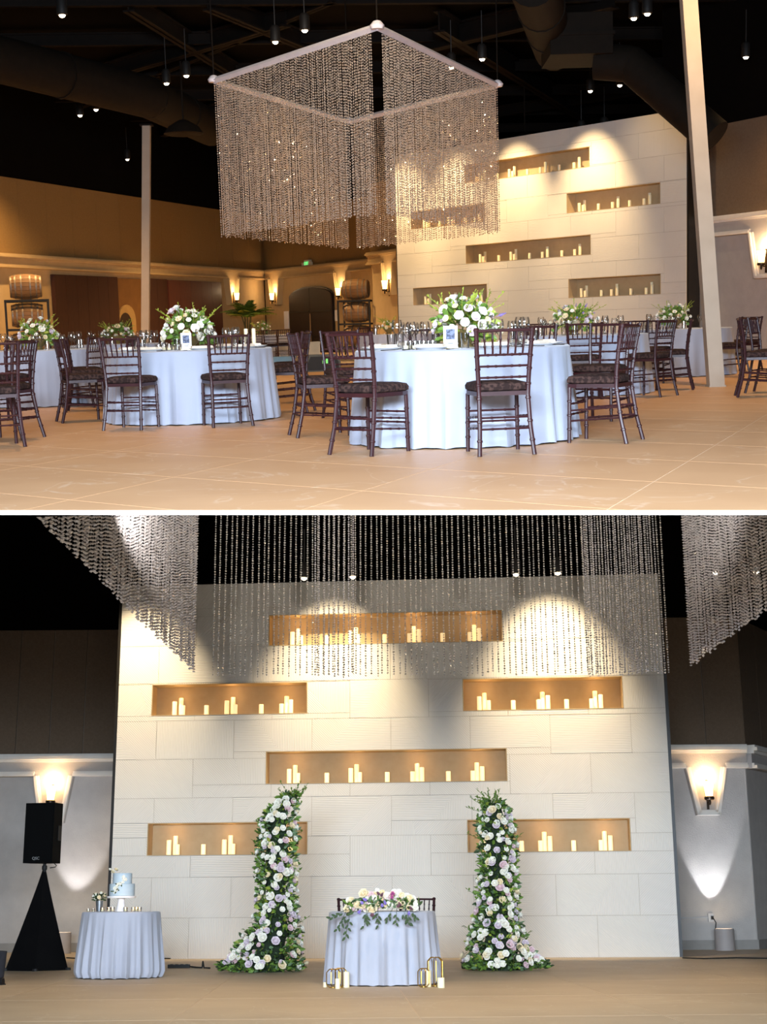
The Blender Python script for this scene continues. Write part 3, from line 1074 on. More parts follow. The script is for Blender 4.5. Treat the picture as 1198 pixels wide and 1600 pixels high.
# lower hall: spotlights along the top of the niche wall, added spots on the bead strands
lamp2 = [(475, 906), (551, 904), (806, 900), (871, 898), (1118, 897), (1181, 896)]
for i, (px, py) in enumerate(lamp2):
    p = H2.depth(px, py - 4, 18.2)
    ceiling_lamp(p, 2, '%s spotlight from the left above the lower niche wall' % ('first', 'second', 'third', 'fourth', 'fifth', 'sixth')[i], 'ceiling spotlights of the lower hall', 0.55)
for u, pw in ((0.04, 1250), (0.40, 1550), (0.80, 1550)):
    wall_spot(2, MW2, u * LW2, 6.75, 1.55, 3.9, pw, 58, (1.0, 0.80, 0.52), 0, 1.0)
for x in (-2.0, -0.5, 1.0, 2.5):
    light('SPOT', (x, 11.3, 4.05), 360, (1.0, 0.93, 0.84), (x * 1.1, 16.2, 5.9), 0.05, None, 56, 0.8, 2, 'chandelier_spot')  # unseen spots added under the slab to brighten the bead strands
# unseen warm spots added to brighten the floor in front of the wall
for x, y, pw in ((-3.0, 15.5, 600), (0.3, 14.5, 600), (3.4, 15.5, 600), (-1.5, 12.0, 420), (1.8, 12.0, 420), (4.6, 18.5, 300)):
    light('SPOT', (x, y, 3.3 + 0.1 * (y - 12)), pw * 0.28, (1.0, 0.76, 0.48), (x, y - 0.3, 0), 0.08, None, 100, 0.9, 2, 'down_spot')


# ------------------------------------------------------------------ chiavari chair
def ringed(m, pts, r, rings, n=8):
    pts = [Vector(p) for p in pts]
    seg = [(pts[i + 1] - pts[i]).length for i in range(len(pts) - 1)]
    tot = sum(seg)

    def at(t):
        d = t * tot
        for i, s in enumerate(seg):
            if d <= s or i == len(seg) - 1:
                return pts[i].lerp(pts[i + 1], d / s)
            d -= s
    ts = [(0.0, 1.0), (1.0, 1.0)]
    acc = 0
    for s in seg[:-1]:
        acc += s
        ts.append((acc / tot, 1.0))
    w = 0.006 / tot
    for t in rings:
        ts += [(t - 1.6 * w, 1.0), (t - w, 1.28), (t + w, 1.28), (t + 1.6 * w, 1.0)]
    ts = sorted(x for x in ts if 0 <= x[0] <= 1)
    m.tube([at(t) for t, _ in ts], [r * k for _, k in ts], n)
    return m


def make_chair():
    t = bpy.data.objects.new('chiavari_chair', None)
    COL.objects.link(t)
    M = 'mahogany'
    hw = 0.19
    for s in (-1, 1):
        ringed(MB(), [(s * hw, 0.19, 0), (s * hw * 0.97, 0.185, 0.43)], 0.0155, (0.25, 0.5, 0.75)).build('leg', M, t)
    for s in (-1, 1):
        pts = [(s * (hw + 0.01), -0.275, 0), (s * (hw - 0.005), -0.225, 0.2), (s * (hw - 0.012), -0.19, 0.43), (s * (hw - 0.006), -0.195, 0.55), (s * (hw + 0.004), -0.215, 0.72), (s * (hw + 0.014), -0.25, 0.905)]
        ringed(MB(), pts, 0.0165, (0.12, 0.27, 0.45, 0.56, 0.68, 0.78, 0.9, 0.985)).build('back_post', M, t)
    xr_ = hw + 0.012
    MB().tube([(-xr_, -0.246, 0.885), (0, -0.266, 0.888), (xr_, -0.246, 0.885)], 0.0115, 8).build('top_rail', M, t)
    for z, y in ((0.715, -0.215), (0.635, -0.206), (0.555, -0.197)):
        m = MB()
        x = hw + 0.003
        ringed(m, [(-x, y, z), (0, y - 0.014, z), (x, y, z)], 0.009, (0.2, 0.35, 0.5, 0.65, 0.8), 6)
        m.build('back_rail', M, t)
    for i in range(6):
        u = (i - 2.5) / 2.5
        x0, x1 = u * 0.135, u * 0.148
        ringed(MB(), [(x0, -0.229 + 0.008 * abs(u), 0.715), (x1, -0.263 + 0.012 * abs(u), 0.885)], 0.0075, (0.35, 0.65), 6).build('spindle', M, t)
    poly = [(-0.185, -0.2), (0.185, -0.2), (0.205, 0.12), (0.19, 0.2), (0.1, 0.22), (-0.1, 0.22), (-0.19, 0.2), (-0.205, 0.12)]
    MB().slab(poly, 0.425, 0.455).build('seat_frame', M, t, False)
    m = MB()
    lay = [(0.97, 0.456), (1.05, 0.466), (1.06, 0.490), (1.0, 0.512), (0.75, 0.525), (0.3, 0.529)]
    poly2 = [(-0.185, -0.165), (-0.1, -0.185), (0.1, -0.185), (0.185, -0.165), (0.205, 0.1), (0.19, 0.19), (0.1, 0.215), (-0.1, 0.215), (-0.19, 0.19), (-0.205, 0.1)]
    k = len(poly2)
    vs_ = [(x * s, y * s, z) for s, z in lay for x, y in poly2]
    fs = [(i * k + j, i * k + (j + 1) % k, (i + 1) * k + (j + 1) % k, (i + 1) * k + j) for i in range(len(lay) - 1) for j in range(k)]
    fs.append(tuple((len(lay) - 1) * k + j for j in range(k)))
    m.add(vs_, fs)
    m.build('cushion', 'cushion', t)
    for z in (0.17, 0.25):
        for s in (-1, 1):
            ringed(MB(), [(s * hw * 0.985, 0.187, z), (s * (hw - 0.002), -0.235 + (z - 0.17) * 0.25, z + 0.03)], 0.0085, (0.25, 0.5, 0.75), 6).build('side_stretcher', M, t)
        ringed(MB(), [(-hw, 0.188, z + 0.05), (hw, 0.188, z + 0.05)], 0.0085, (0.25, 0.5, 0.75), 6).build('front_stretcher', M, t)
        ringed(MB(), [(-hw, -0.232 + (z - 0.17) * 0.25, z + 0.02), (hw, -0.232 + (z - 0.17) * 0.25, z + 0.02)], 0.0085, (0.25, 0.5, 0.75), 6).build('rear_stretcher', M, t)
    return t


CHAIR = make_chair()


def cloth(name, r0, r1, h, seed, folds, amp, label, loc, room=1, material='linen', n=240, pool=0.0, group=None):
    g = random.Random(seed)
    ph = [g.uniform(0, 6.28) for _ in range(6)]
    fr = [folds, folds * 1.62, folds * 0.55, folds * 2.3]
    lay = [(0, 0), (0.6, 0), (0.93, 0), (0.985, 0.002), (1.0, 0.012)] + [(1.0, d) for d in (0.03, 0.08, 0.16, 0.26, 0.38, 0.5, 0.62, 0.72, 0.76, 0.79, 0.8)]
    scale = (h - 0.004) / 0.8
    v, f = [], []
    rows = len(lay)
    for i, (k, d) in enumerate(lay):
        t = d / 0.8
        for j in range(n):
            q = 2 * math.pi * j / n
            w = 1.3 * (0.6 - abs(math.sin(0.5 * (2 * (fr[0] // 2) * q + ph[0] + 0.9 * math.sin(3 * q + ph[4]))))) + 0.3 * math.sin(round(fr[1]) * q + ph[1]) + 0.25 * math.sin(round(fr[2]) * q + ph[2]) + 0.12 * math.sin(round(fr[3]) * q + ph[3])
            r = r0 * k
            if i >= 4:
                r = r0 + (r1 - r0) * t ** 1.1 + amp * w * (t ** 0.8)
                if pool and t > 0.85:
                    r -= pool * ((t - 0.85) / 0.15) ** 2
            z = h - d * scale
            if i == rows - 1:
                z += 0.012 * abs(math.sin(fr[0] * q * 0.5 + ph[5]))
            v.append((r * math.cos(q), r * math.sin(q), z))
    for i in range(rows - 1):
        for j in range(n):
            j2 = (j + 1) % n
            f.append((i * n + j, i * n + j2, (i + 1) * n + j2, (i + 1) * n + j)[::-1])
    o = MB().add(v, f).build(name, material, None)
    o.location = loc
    o.rotation_euler = (0, 0, g.uniform(0, 6.28))
    return tag(o, label, 'tablecloth', group, None, room)


# ------------------------------------------------------------------ flowers
def rose_mesh(material, seed, open_=1.0):
    g = random.Random(seed)
    m = MB()
    for ring, (np_, rad, hgt, lean) in enumerate(((3, 0.35, 0.78, 0.1), (5, 0.62, 0.72, 0.35), (6, 0.95, 0.55, 0.75))):
        for k in range(np_):
            a = 2 * math.pi * (k + 0.5 * ring) / np_ + g.uniform(-0.15, 0.15)
            w = math.pi / np_ * 1.35
            pts = []
            for i, t in enumerate((0.0, 0.55, 1.0)):
                for j, u in enumerate((-1, 0, 1)):
                    rr = (0.14 + (rad - 0.14) * math.sin(t * 1.5) * (1.0 if j == 1 else 0.93)) * open_
                    zz = -0.35 + (hgt + 0.35) * t - (0.12 if j != 1 and i == 2 else 0) - (lean * 0.28 if i == 2 else 0)
                    aa = a + u * w * (0.55 + 0.45 * math.sin(t * 2.2))
                    pts.append((rr * math.cos(aa), rr * math.sin(aa), zz))
            m.add(pts, [(0, 1, 4, 3), (1, 2, 5, 4), (3, 4, 7, 6), (4, 5, 8, 7)])
    m.lathe([(0.0, -0.4), (0.3, -0.3), (0.42, 0.05), (0.3, 0.42), (0.0, 0.5)], 8)
    me = m.mesh('bloom', True, False)
    me.materials.append(MATS[material])
    return me


def spike_mesh(material, seed):
    g = random.Random(seed)
    m = MB()
    m.tube([(0, 0, -0.6), (0, 0, 2.2)], 0.06, 5)
    for i in range(22):
        z = 0.1 + 2.1 * i / 22
        a = i * 2.4
        r = 0.42 * (1 - 0.6 * i / 22)
        for b in (-0.5, 0.5):
            m.leaf((r * .3 * math.cos(a), r * .3 * math.sin(a), z), (math.cos(a + b), math.sin(a + b), 0.5), (0, 0, 1), r * 1.3, r)
    me = m.mesh('flower_spike', True, False)
    me.materials.append(MATS[material])
    return me


BLOOM = {k: [rose_mesh('petal_' + k, s, o) for s, o in ((1, 1.0), (2, 1.15), (3, 0.85))] for k in ('white', 'cream', 'lilac', 'pink')}
SPIKE = {k: spike_mesh('petal_' + k, 5) for k in ('violet', 'magenta', 'plum')}


def put_bloom(parent, p, d, r, kind, g):
    if kind in SPIKE:
        o = link('flower_spike', SPIKE[kind], None, parent)
    else:
        o = link('rose', g.choice(BLOOM[kind]), None, parent)
    o.location = p
    q = Vector(d).to_track_quat('Z', 'Y')
    o.rotation_mode = 'QUATERNION'
    o.rotation_quaternion = q
    o.scale = (r, r, r)
    return o


def foliage(parent, spots, material, g, name='foliage'):
    m = MB()
    for p, d, L, W in spots:
        m.leaf(p, d, (g.uniform(-1, 1), g.uniform(-1, 1), g.uniform(-.3, 1)), L, W)
    o = m.build(name, material, parent)
    o['kind'] = 'stuff'
    return o


def sprig(m, p, d, L, g, leafL=0.03, nl=8, mat_=None):
    p, d = Vector(p), Vector(d).normalized()
    bend = Vector((g.uniform(-.3, .3), g.uniform(-.3, .3), g.uniform(-.1, .25)))
    pts = [p + d * L * t + bend * L * t * t for t in (0, .33, .66, 1)]
    m.tube(pts, 0.0025, 4)
    for i in range(nl):
        t = 0.3 + 0.7 * i / nl
        q = p + d * L * t + bend * L * t * t
        s = Vector((g.uniform(-1, 1), g.uniform(-1, 1), g.uniform(-.4, 1)))
        m.leaf(q, d * 0.6 + s, (0, 0, 1), leafL, leafL * 0.55)


def centrepiece(loc, n, rad, h, label, seed, lilac=0.2, group='floral centrepieces', room=1):
    g = random.Random(seed)
    t = thing('flower_centrepiece', label, 'flowers', loc, g.uniform(0, 6.28), room, group)
    MB().lathe([(0.0, 0.0), (0.075, 0.0), (0.06, 0.02), (0.05, 0.03), (0.10, 0.08), (0.125, 0.14), (0.12, 0.14), (0.09, 0.085), (0.0, 0.05)], 16).build('footed_bowl', 'vase_gold', t)
    c = Vector((0, 0, 0.15))
    leaves, leaves2 = [], []
    for i in range(n * 6):
        a, e = g.uniform(0, 6.28), g.uniform(-0.55, 1.3)
        d = Vector((math.cos(a) * math.cos(e), math.sin(a) * math.cos(e), math.sin(e)))
        p = c + Vector((d.x * rad, d.y * rad, d.z * h)) * g.uniform(0.35, 0.92)
        L = g.uniform(0.05, 0.1)
        p.z = max(p.z, 0.05)
        d = d + Vector((g.uniform(-.5, .5), g.uniform(-.5, .5), g.uniform(-.5, .3)))
        if p.z + d.normalized().z * L < 0.03:
            d.z = abs(d.z) * 0.3
        (leaves if g.random() < 0.6 else leaves2).append((p, d, L, L * 0.5))
    foliage(t, leaves, 'leaf', g)
    foliage(t, leaves2, 'leaf_yellow' if seed % 2 else 'leaf', g)
    for i in range(n):
        a = i * 2.39996
        e = math.asin(-0.12 + 1.1 * (i + 0.5) / n)
        d = Vector((math.cos(a) * math.cos(e), math.sin(a) * math.cos(e), math.sin(e)))
        k = g.uniform(0.78, 1.15)
        p = c + Vector((d.x * rad * k, d.y * rad * k, d.z * h * k))
        x = g.random()
        kind = 'violet' if x < lilac * 0.25 else 'lilac' if x < lilac else 'cream' if x < lilac + 0.2 else 'white'
        put_bloom(t, p, d, g.uniform(0.03, 0.054) * (0.6 if kind == 'violet' else 1), kind, g)
    m = MB()
    for i in range(16):
        a = g.uniform(0, 6.28)
        d = Vector((math.cos(a), math.sin(a), g.uniform(0.2, 1.6)))
        sprig(m, c + Vector((d.x * rad * .6, d.y * rad * .6, h * .5)), d, g.uniform(0.14, 0.24), g, 0.028, 7)
    m.build('sprigs', 'leaf_yellow', t)['kind'] = 'stuff'
    return t


# ------------------------------------------------------------------ small table ware
wg = MB().lathe([(0.0, 0.0), (0.036, 0.002), (0.034, 0.005), (0.006, 0.012), (0.0045, 0.09), (0.012, 0.102), (0.036, 0.135), (0.043, 0.165), (0.040, 0.20), (0.034, 0.222)], 14).mesh('wine_glass')
wg.materials.append(MATS['glass'])
tb_ = MB().lathe([(0.0, 0.0), (0.031, 0.0), (0.036, 0.12), (0.0345, 0.12), (0.029, 0.008), (0.0, 0.008)], 14).mesh('water_glass')
tb_.materials.append(MATS['glass'])
vt = MB().lathe([(0.0, 0.0), (0.03, 0.0), (0.034, 0.065), (0.032, 0.065), (0.027, 0.006), (0.0, 0.006)], 12).mesh('votive_cup')
vt.materials.append(MATS['glass'])
vw = MB().lathe([(0.0, 0.007), (0.025, 0.007), (0.026, 0.03), (0.0, 0.032)], 10).mesh('candle_wax')
vw.materials.append(MATS['wax'])
pl = MB().lathe([(0.0, 0.004), (0.08, 0.004), (0.09, 0.0), (0.125, 0.014), (0.14, 0.018), (0.138, 0.021), (0.09, 0.009), (0.0, 0.009)], 24).mesh('dinner_plate')
pl.materials.append(MATS['china'])
nk = MB().box(-0.11, 0.11, -0.05, 0.05, 0.0, 0.012).box(-0.105, 0.10, -0.046, 0.05, 0.012, 0.02).mesh('folded_napkin', False)
nk.materials.append(MATS['napkin'])
kn = MB()
kn.box(-0.009, 0.009, -0.12, 0.0, 0.0, 0.006).add([(-0.01, 0.0, 0.002), (0.01, 0.0, 0.002), (0.009, 0.1, 0.002), (0.0, 0.125, 0.002), (-0.01, 0.0, 0.005), (0.01, 0.0, 0.005), (0.009, 0.1, 0.005), (0.0, 0.125, 0.005)],
                                               [(3, 2, 1, 0), (4, 5, 6, 7), (0, 1, 5, 4), (1, 2, 6, 5), (2, 3, 7, 6), (3, 0, 4, 7)])
knm = kn.mesh('table_knife', False)
knm.materials.append(MATS['dark_knife'])


def single(name, me, loc, rz, label, cat, group, room=1, s=1.0):
    o = link(name, me, None)
    o.location = loc
    o.rotation_euler = (0, 0, rz)
    o.scale = (s, s, s)
    return tag(o, label, cat, group, None, room)


def votive(loc, label, group, room=1, lit=False, s=1.0):
    o = single('votive_candle', vt, loc, 0, label, 'candle', group, room, s)
    w_ = link('candle_wax', vw, None, o)
    if lit:
        f = link('flame', CM_flame, None, w_)
        f.location = (0, 0, 0.032)
    return o


CM_flame = MB().lathe([(0.0, 0.002), (0.006, 0.009), (0.007, 0.014), (0.0, 0.032)], 8).mesh('flame')
CM_flame.materials.append(MATS['flame'])


RESERVED = [plan(H1, 704, 540, 11.02)] + [plan(H1, 634 + i * 7, 540, 11.1 + 0.1 * (i % 2)) for i in range(7)] + [plan(H1, 291, 540, 14.75)] + [plan(H1, 248 + i * 8, 540, 14.75 + 0.1 * (i % 2)) for i in range(5)] + [plan(H1, 385, 540, 15.6), plan(H1, 397, 540, 15.6)]


def settings(c, rt, n, which, seats0, seed, detail=True):
    """Place settings round a table whose top centre is c; which says how to name the table."""
    g = random.Random(seed)
    grp = 'table ware on the ' + which
    for i in range(n):
        a = seats0 + 2 * math.pi * i / n
        u, v = Vector((math.cos(a), math.sin(a), 0)), Vector((-math.sin(a), math.cos(a), 0))
        if detail:
            single('dinner_plate', pl, c + u * (rt - 0.17), a, 'white dinner plate on the ' + which, 'plate', grp)
            single('folded_napkin', nk, c + u * (rt - 0.17) + Vector((0, 0, 0.022)), a + R(90), 'pale napkin folded on a plate, ' + which, 'napkin', grp)
            for sgn, lab in ((-1, 'left'), (1, 'right')):
                single('table_knife', knm, c + u * (rt - 0.16) + v * sgn * 0.18, a + R(90), 'table knife lying beside a plate, ' + which, 'cutlery', grp)
        for k, (du, dv, nm, me, word, cat) in enumerate(((0.36, 0.12, 'wine_glass', wg, 'clear wine glass', 'wine glass'), (0.42, 0.02, 'wine_glass', wg, 'clear wine glass', 'wine glass'), (0.33, 0.22, 'water_glass', tb_, 'clear water tumbler', 'tumbler'))):
            q = c + u * (rt - du) + v * dv
            s = (g.uniform(0.95, 1.1), g.uniform(0.85, 1.0), 1.0)[k]
            if any((q.xy - w.xy).length < 0.11 for w in RESERVED):
                continue
            single(nm, me, q, 0, word + ' standing on the ' + which, cat, grp, s=s)


def table_card(loc, rz, label, room=1):
    t = thing('table_card', label, 'card', loc, rz, room, 'table number cards')
    k = 0.13
    f = MB().box(-0.055, 0.055, -0.004, 0.004, 0.0, 0.175)
    sheet = f.build('card_sheet', 'card', t, False)
    MB().box(-0.034, 0.034, -0.0052, -0.004, 0.07, 0.15).build('printed_picture', 'card_print', sheet, False)
    m = MB()
    for i, w in enumerate((0.03, 0.022)):
        m.box(-w, w, -0.0052, -0.004, 0.05 - i * 0.012, 0.055 - i * 0.012)
    m.build('printed_lines', 'ink', sheet, False)
    MB().box(-0.06, 0.06, -0.02, 0.02, 0.0, 0.008).build('card_base', 'wax', t, False)
    return t


# ------------------------------------------------------------------ upper hall: tables
TOP = 0.752
RT, RF = 0.87, 0.925
T = {}


def round_table(key, px, ydepth, seed, label, rt=RT, rf=RF, folds=24):
    p = plan(H1, px, 560, ydepth)
    cloth('round_tablecloth', rt, rf, TOP, seed, folds, 0.04, label, p, group='white round tablecloths')
    T[key] = p
    return p


round_table('centre', 722, 11.55, 3, 'white floor-length cloth on the large round table at front centre')
round_table('left', 298, 15.2, 4, 'white floor-length cloth on the round table left of centre')
round_table('far_left', 66, 19.6, 5, 'white cloth on the round table under the oak barrels')
round_table('rear_left', 188, 25.5, 6, 'white cloth on the round table behind the left flower bowl')
T['edge'] = plan(H1, -235, 560, 12.6)
round_table('right', 905, 18.2, 8, 'white cloth on the round table behind the front right chair')
round_table('far_right', 1058, 23.0, 9, 'white cloth on the round table behind the tall column')
round_table('rear', 622, 30.0, 10, 'white cloth on the far round table below the pier sconce', 0.85, 0.92)
round_table('back', 425, 44.0, 12, 'white cloth on the farthest round table near the palm', 0.8, 0.87)
for k_, which, n, a0, det in (('centre', 'front centre round table', 9, 0.12, True), ('left', 'round table left of centre', 8, 0.3, True), ('far_left', 'far left round table', 7, 0.2, False),
                              ('right', 'round table behind the front right chair', 7, 0.5, False), ('far_right', 'round table behind the column', 6, 0.1, False), ('rear_left', 'rear left round table', 6, 0.1, False),
                              ('rear', 'far round table below the pier', 5, 0.9, False)):
    settings(T[k_] + Vector((0, 0, TOP)), RT, n, which, a0, 20 + n, det)
CPS = [('centre', (0.02, -0.1), 54, 0.26, 0.25, 'full white and lilac flower bowl on the front centre table', 31, 0.25),
       ('left', (0.0, -0.04), 46, 0.27, 0.27, 'white flower bowl with one violet bloom on the left table', 32, 0.12),
       ('far_left', (-0.04, 0.0), 34, 0.25, 0.25, 'white and lilac flower bowl in front of the oak barrels', 33, 0.25),
       ('rear_left', (-0.03, 0), 26, 0.27, 0.2, 'small white flower bowl in front of the dark doors', 34, 0.1),
       ('right', (-0.07, 0), 34, 0.27, 0.22, 'white and lilac flower bowl on the right-hand middle table', 35, 0.25),
       ('far_right', (-0.06, 0), 30, 0.25, 0.2, 'cream flower bowl left of the tall column', 36, 0.15),
       ('rear', (-0.18, 0), 8, 0.13, 0.13, 'tiny cream flower bowl on the far table under the pier sconce', 37, 0.1),
       ('back', (-0.3, 0), 14, 0.3, 0.24, 'cream flower bowl on the farthest table near the palm', 38, 0.1)]
for k_, (dx, dy), n, rad, hh, lab, sd, ll in CPS:
    centrepiece(T[k_] + Vector((dx, dy, TOP)), n, rad, hh, lab, sd, ll)
p = H1.level(703, 549, TOP)
table_card(plan(H1, 704, 540, 11.02) + Vector((0, 0, TOP)), R(-8), 'white table card with a small picture on the front centre table')
table_card(plan(H1, 291, 540, 14.75) + Vector((0, 0, TOP)), R(6), 'white table card leaning before the flowers on the left table')
for i in range(7):
    votive(plan(H1, 634 + i * 7, 540, 11.1 + 0.1 * (i % 2)) + Vector((0, 0, TOP)), 'small glass votive left of the table card, front centre table', 'votives on the front centre table')
for i in range(5):
    votive(plan(H1, 248 + i * 8, 540, 14.75 + 0.1 * (i % 2)) + Vector((0, 0, TOP)), 'small glass votive beside the card, table left of centre', 'votives on the left table')
for i, px in enumerate((385, 397)):
    pillar_candle(0.2, False, plan(H1, px, 540, 15.6) + Vector((0, 0, TOP)), 1, ('left', 'right')[i] + ' slim white candle on the right rim of the left table', 'white candles on the left table', 0.022)

# ------------------------------------------------------------------ upper hall: chairs (floor pixel of the middle, what it faces or a turn, words)
CH = [
    ((583, 707), 'centre', 0, 'chair at the front left of the centre table, back to the viewer'),
    ((506, 680), 'centre', '-76', 'chair seen edge-on at the left of the centre table'),
    ((779, 707), 'centre', 0, 'chair at the front right of the centre table, back to the viewer'),
    ((915, 689), 'centre', 0, 'nearest chair right of the centre table, turned sideways'),
    ((938, 656), 'centre', 6, 'chair half hidden behind the nearest right-hand chair'),
    ((680, 661), 'centre', 0, 'chair behind the centre table, mostly hidden by the flowers'),
    ((826, 661), 'centre', 0, 'chair behind the centre table, beside the front right chair back'),
    ((545, 654), 'centre', 0, 'chair left of the centre table, hidden by two nearer chairs'),
    ((226, 667), 'left', 8, 'chair at the front of the left table, left of the pair'),
    ((345, 663), 'left', -4, 'chair at the front of the left table, right of the pair'),
    ((140, 658), 'left', '-68', 'dark chair at the left side of the left table, nearest the viewer'),
    ((140, 642), 'left', '-82', 'chair at the left side of the left table, behind its twin'),
    ((438, 645), 'left', '80', 'nearer chair at the right side of the left table'),
    ((454, 630), 'left', '95', 'farther chair at the right side of the left table'),
    ((106, 634), 'far_left', '72', 'chair with its seat to the left at the far left table'),
    ((160, 625), 'far_left', '84', 'chair between the far left table and the left table'),
    ((-4, 697), None, '22', 'largest chair at the left border, back to the viewer'),
    ((12, 686), None, '74', 'chair at the left border seen from its side'),
    ((14, 655), None, '60', 'third chair at the left border, behind two larger ones'),
    ((911, 621), 'right', 0, 'chair in front of the middle right table, back to the viewer'),
    ((1014, 619), 'right', '48', 'chair at the right of the middle right table, turned three quarters'),
    ((1045, 609), 'right', '76', 'chair seen edge-on right of the middle right table'),
    ((1024, 598), 'right', 0, 'chair behind the edge-on chair at the middle right table'),
    ((850, 601), 'right', 0, 'chair at the far left side of the middle right table'),
    ((985, 596), 'right', 0, 'chair behind the middle right table showing only its back'),
    ((1124, 588), 'far_right', '56', 'chair half hidden by the tall column'),
    ((1160, 579), 'far_right', 0, 'small far chair just right of the tall column'),
    ((1188, 619), None, -100, 'chair at the right border seen from its side'),
    ((1206, 613), None, -120, 'chair cut by the right border, behind another'),
    ((405, 563), 'back', 0, 'small far chair left of the farthest table'),
    ((443, 564), 'back', 0, 'small far chair right of the farthest table'),
    ((425, 567), 'back', 0, 'small far chair in front of the farthest table'),
    ((175, 603), 'rear_left', 0, 'small chair beyond the left table, in front of the dark doors'),
    ((255, 604), 'rear_left', 0, 'small chair right of the rear left table'),
    ((600, 577), 'rear', 0, 'small far chair left of the table below the pier'),
    ((690, 580), 'rear', 0, 'small far chair right of the table below the pier'),
]
def seat_out(p, rz, label, cat, room, group):
    global first_chair
    if first_chair:
        first_chair = False
        CHAIR.location = p
        CHAIR.rotation_euler = (0, 0, rz)
        return tag(CHAIR, label, cat, group, None, room)
    return spawn(CHAIR, p, rz, label, cat, room, group)


first_chair = True
for (px, py), key, extra, words in CH:
    p = H1.level(px, py)
    face = None
    if isinstance(extra, str):
        face, extra = R(float(extra)), 0
    if key:
        d = T[key] - p
        need = 1.27 if face is not None else 1.18 if abs(extra) < 7 else 1.22
        if d.length < need:
            p = T[key] - d.normalized() * need
            d = T[key] - p
        rz = math.atan2(d.y, d.x) - math.pi / 2 + R(extra)
    else:
        rz = R(extra)
    if face is not None:
        rz = face
    seat_out(p, rz, 'mahogany ' + words, 'chair', 1, 'mahogany banquet chairs')


# ------------------------------------------------------------------ upper hall: barrels, doors, sign, palm, boxes
def text_mesh(txt, size, extrude):
    cu = bpy.data.curves.new('lettering', 'FONT')
    cu.body = txt
    cu.size = size
    cu.extrude = extrude
    cu.align_x = 'CENTER'
    cu.align_y = 'CENTER'
    o = bpy.data.objects.new('lettering', cu)
    COL.objects.link(o)
    bpy.context.view_layer.update()
    me = bpy.data.meshes.new_from_object(o.evaluated_get(bpy.context.evaluated_depsgraph_get()))
    bpy.data.objects.remove(o)
    return me


def make_barrel():
    t = bpy.data.objects.new('wine_barrel', None)
    COL.objects.link(t)
    prof = [(0.30, -0.46), (0.335, -0.36), (0.365, -0.18), (0.375, 0.0), (0.365, 0.18), (0.335, 0.36), (0.30, 0.46)]
    n = 20
    for k in range(n):
        m = MB()
        a0, a1 = 2 * math.pi * (k + 0.03) / n, 2 * math.pi * (k + 0.97) / n
        vs_ = []
        for r, x in prof:
            for a in (a0, a1):
                vs_.append((x, r * math.cos(a), r * math.sin(a)))
            for a in (a1, a0):
                vs_.append((x, (r - 0.03) * math.cos(a), (r - 0.03) * math.sin(a)))
        fs = []
        for i in range(len(prof) - 1):
            for j in range(4):
                j2 = (j + 1) % 4
                fs.append((i * 4 + j, i * 4 + j2, i * 4 + 4 + j2, i * 4 + 4 + j))
        fs += [(0, 1, 2, 3), tuple(len(prof) * 4 - 4 + q for q in (3, 2, 1, 0))]
        m.add(vs_, fs)
        m.build('stave', 'barrel_oak', t)
    for s in (-1, 1):
        MB().lathe([(0.0, s * 0.43), (0.285, s * 0.43), (0.285, s * 0.415), (0.0, s * 0.415)], 20, axis='x').build('head', 'barrel_head', t, False)
    for x, r in ((-0.42, 0.317), (-0.3, 0.351), (-0.13, 0.373), (0.13, 0.373), (0.3, 0.351), (0.42, 0.317)):
        MB().lathe([(r - 0.006, x - 0.022), (r + 0.004, x - 0.022), (r + 0.004, x + 0.022), (r - 0.006, x + 0.022)], 24, axis='x').build('hoop', 'hoop', t)
    return t


BARREL = make_barrel()


def rack(loc, rz, label, w, levels):
    t = thing('barrel_rack', label, 'rack', loc, rz, 1, 'barrel racks')
    top = levels[-1]
    for sx in (-1, 1):
        for sy in (-1, 1):
            MB().box(sx * w - 0.025, sx * w + 0.025, sy * 0.42 - 0.025, sy * 0.42 + 0.025, 0, top).build('post', 'rack_steel', t, False)
    for z in levels:
        m = MB()
        for sy in (-1, 1):
            m.box(-w, w, sy * 0.42 - 0.02, sy * 0.42 + 0.02, z - 0.06, z)
            m.box(-w, w, sy * 0.24 - 0.03, sy * 0.24 + 0.03, z - 0.06, z + 0.0)
        for sx in (-1, -0.4, 0.4, 1):
            m.box(sx * w * .96 - 0.025, sx * w * .96 + 0.025, -0.42, 0.42, z - 0.06, z - 0.02)
        m.build('rack_shelf', 'rack_steel', t, False)


# left stack, three barrels one over the other along the left wall
bx_, bz_ = along(H1, mwl, 38, 447, LA, LB)
rzl = math.atan2(mwl[1][0], mwl[0][0])
pbar = H1.depth(40, 448, 38.0)
zs = [H1.depth(40, y_, 38.0).z for y_ in (538, 493, 448)]
for i_, (z, w_) in enumerate(zip(zs, ('lowest', 'middle', 'topmost'))):
    if i_ == 2:
        BARREL.location, BARREL.rotation_euler = (pbar.x, pbar.y, z), (0, 0, R(14))
        BARREL.scale = (0.9, 0.9, 0.9)
        tag(BARREL, w_ + ' oak wine barrel in the stack at the left border', 'barrel', 'oak wine barrels')
    else:
        spawn(BARREL, (pbar.x, pbar.y, z), R(14), w_ + ' oak wine barrel in the stack at the left border', 'barrel', 1, 'oak wine barrels', 0.9)
rack((pbar.x, pbar.y, 0), R(14), 'black steel rack holding the oak barrels at the left border', 0.55, [z - 0.345 for z in zs])
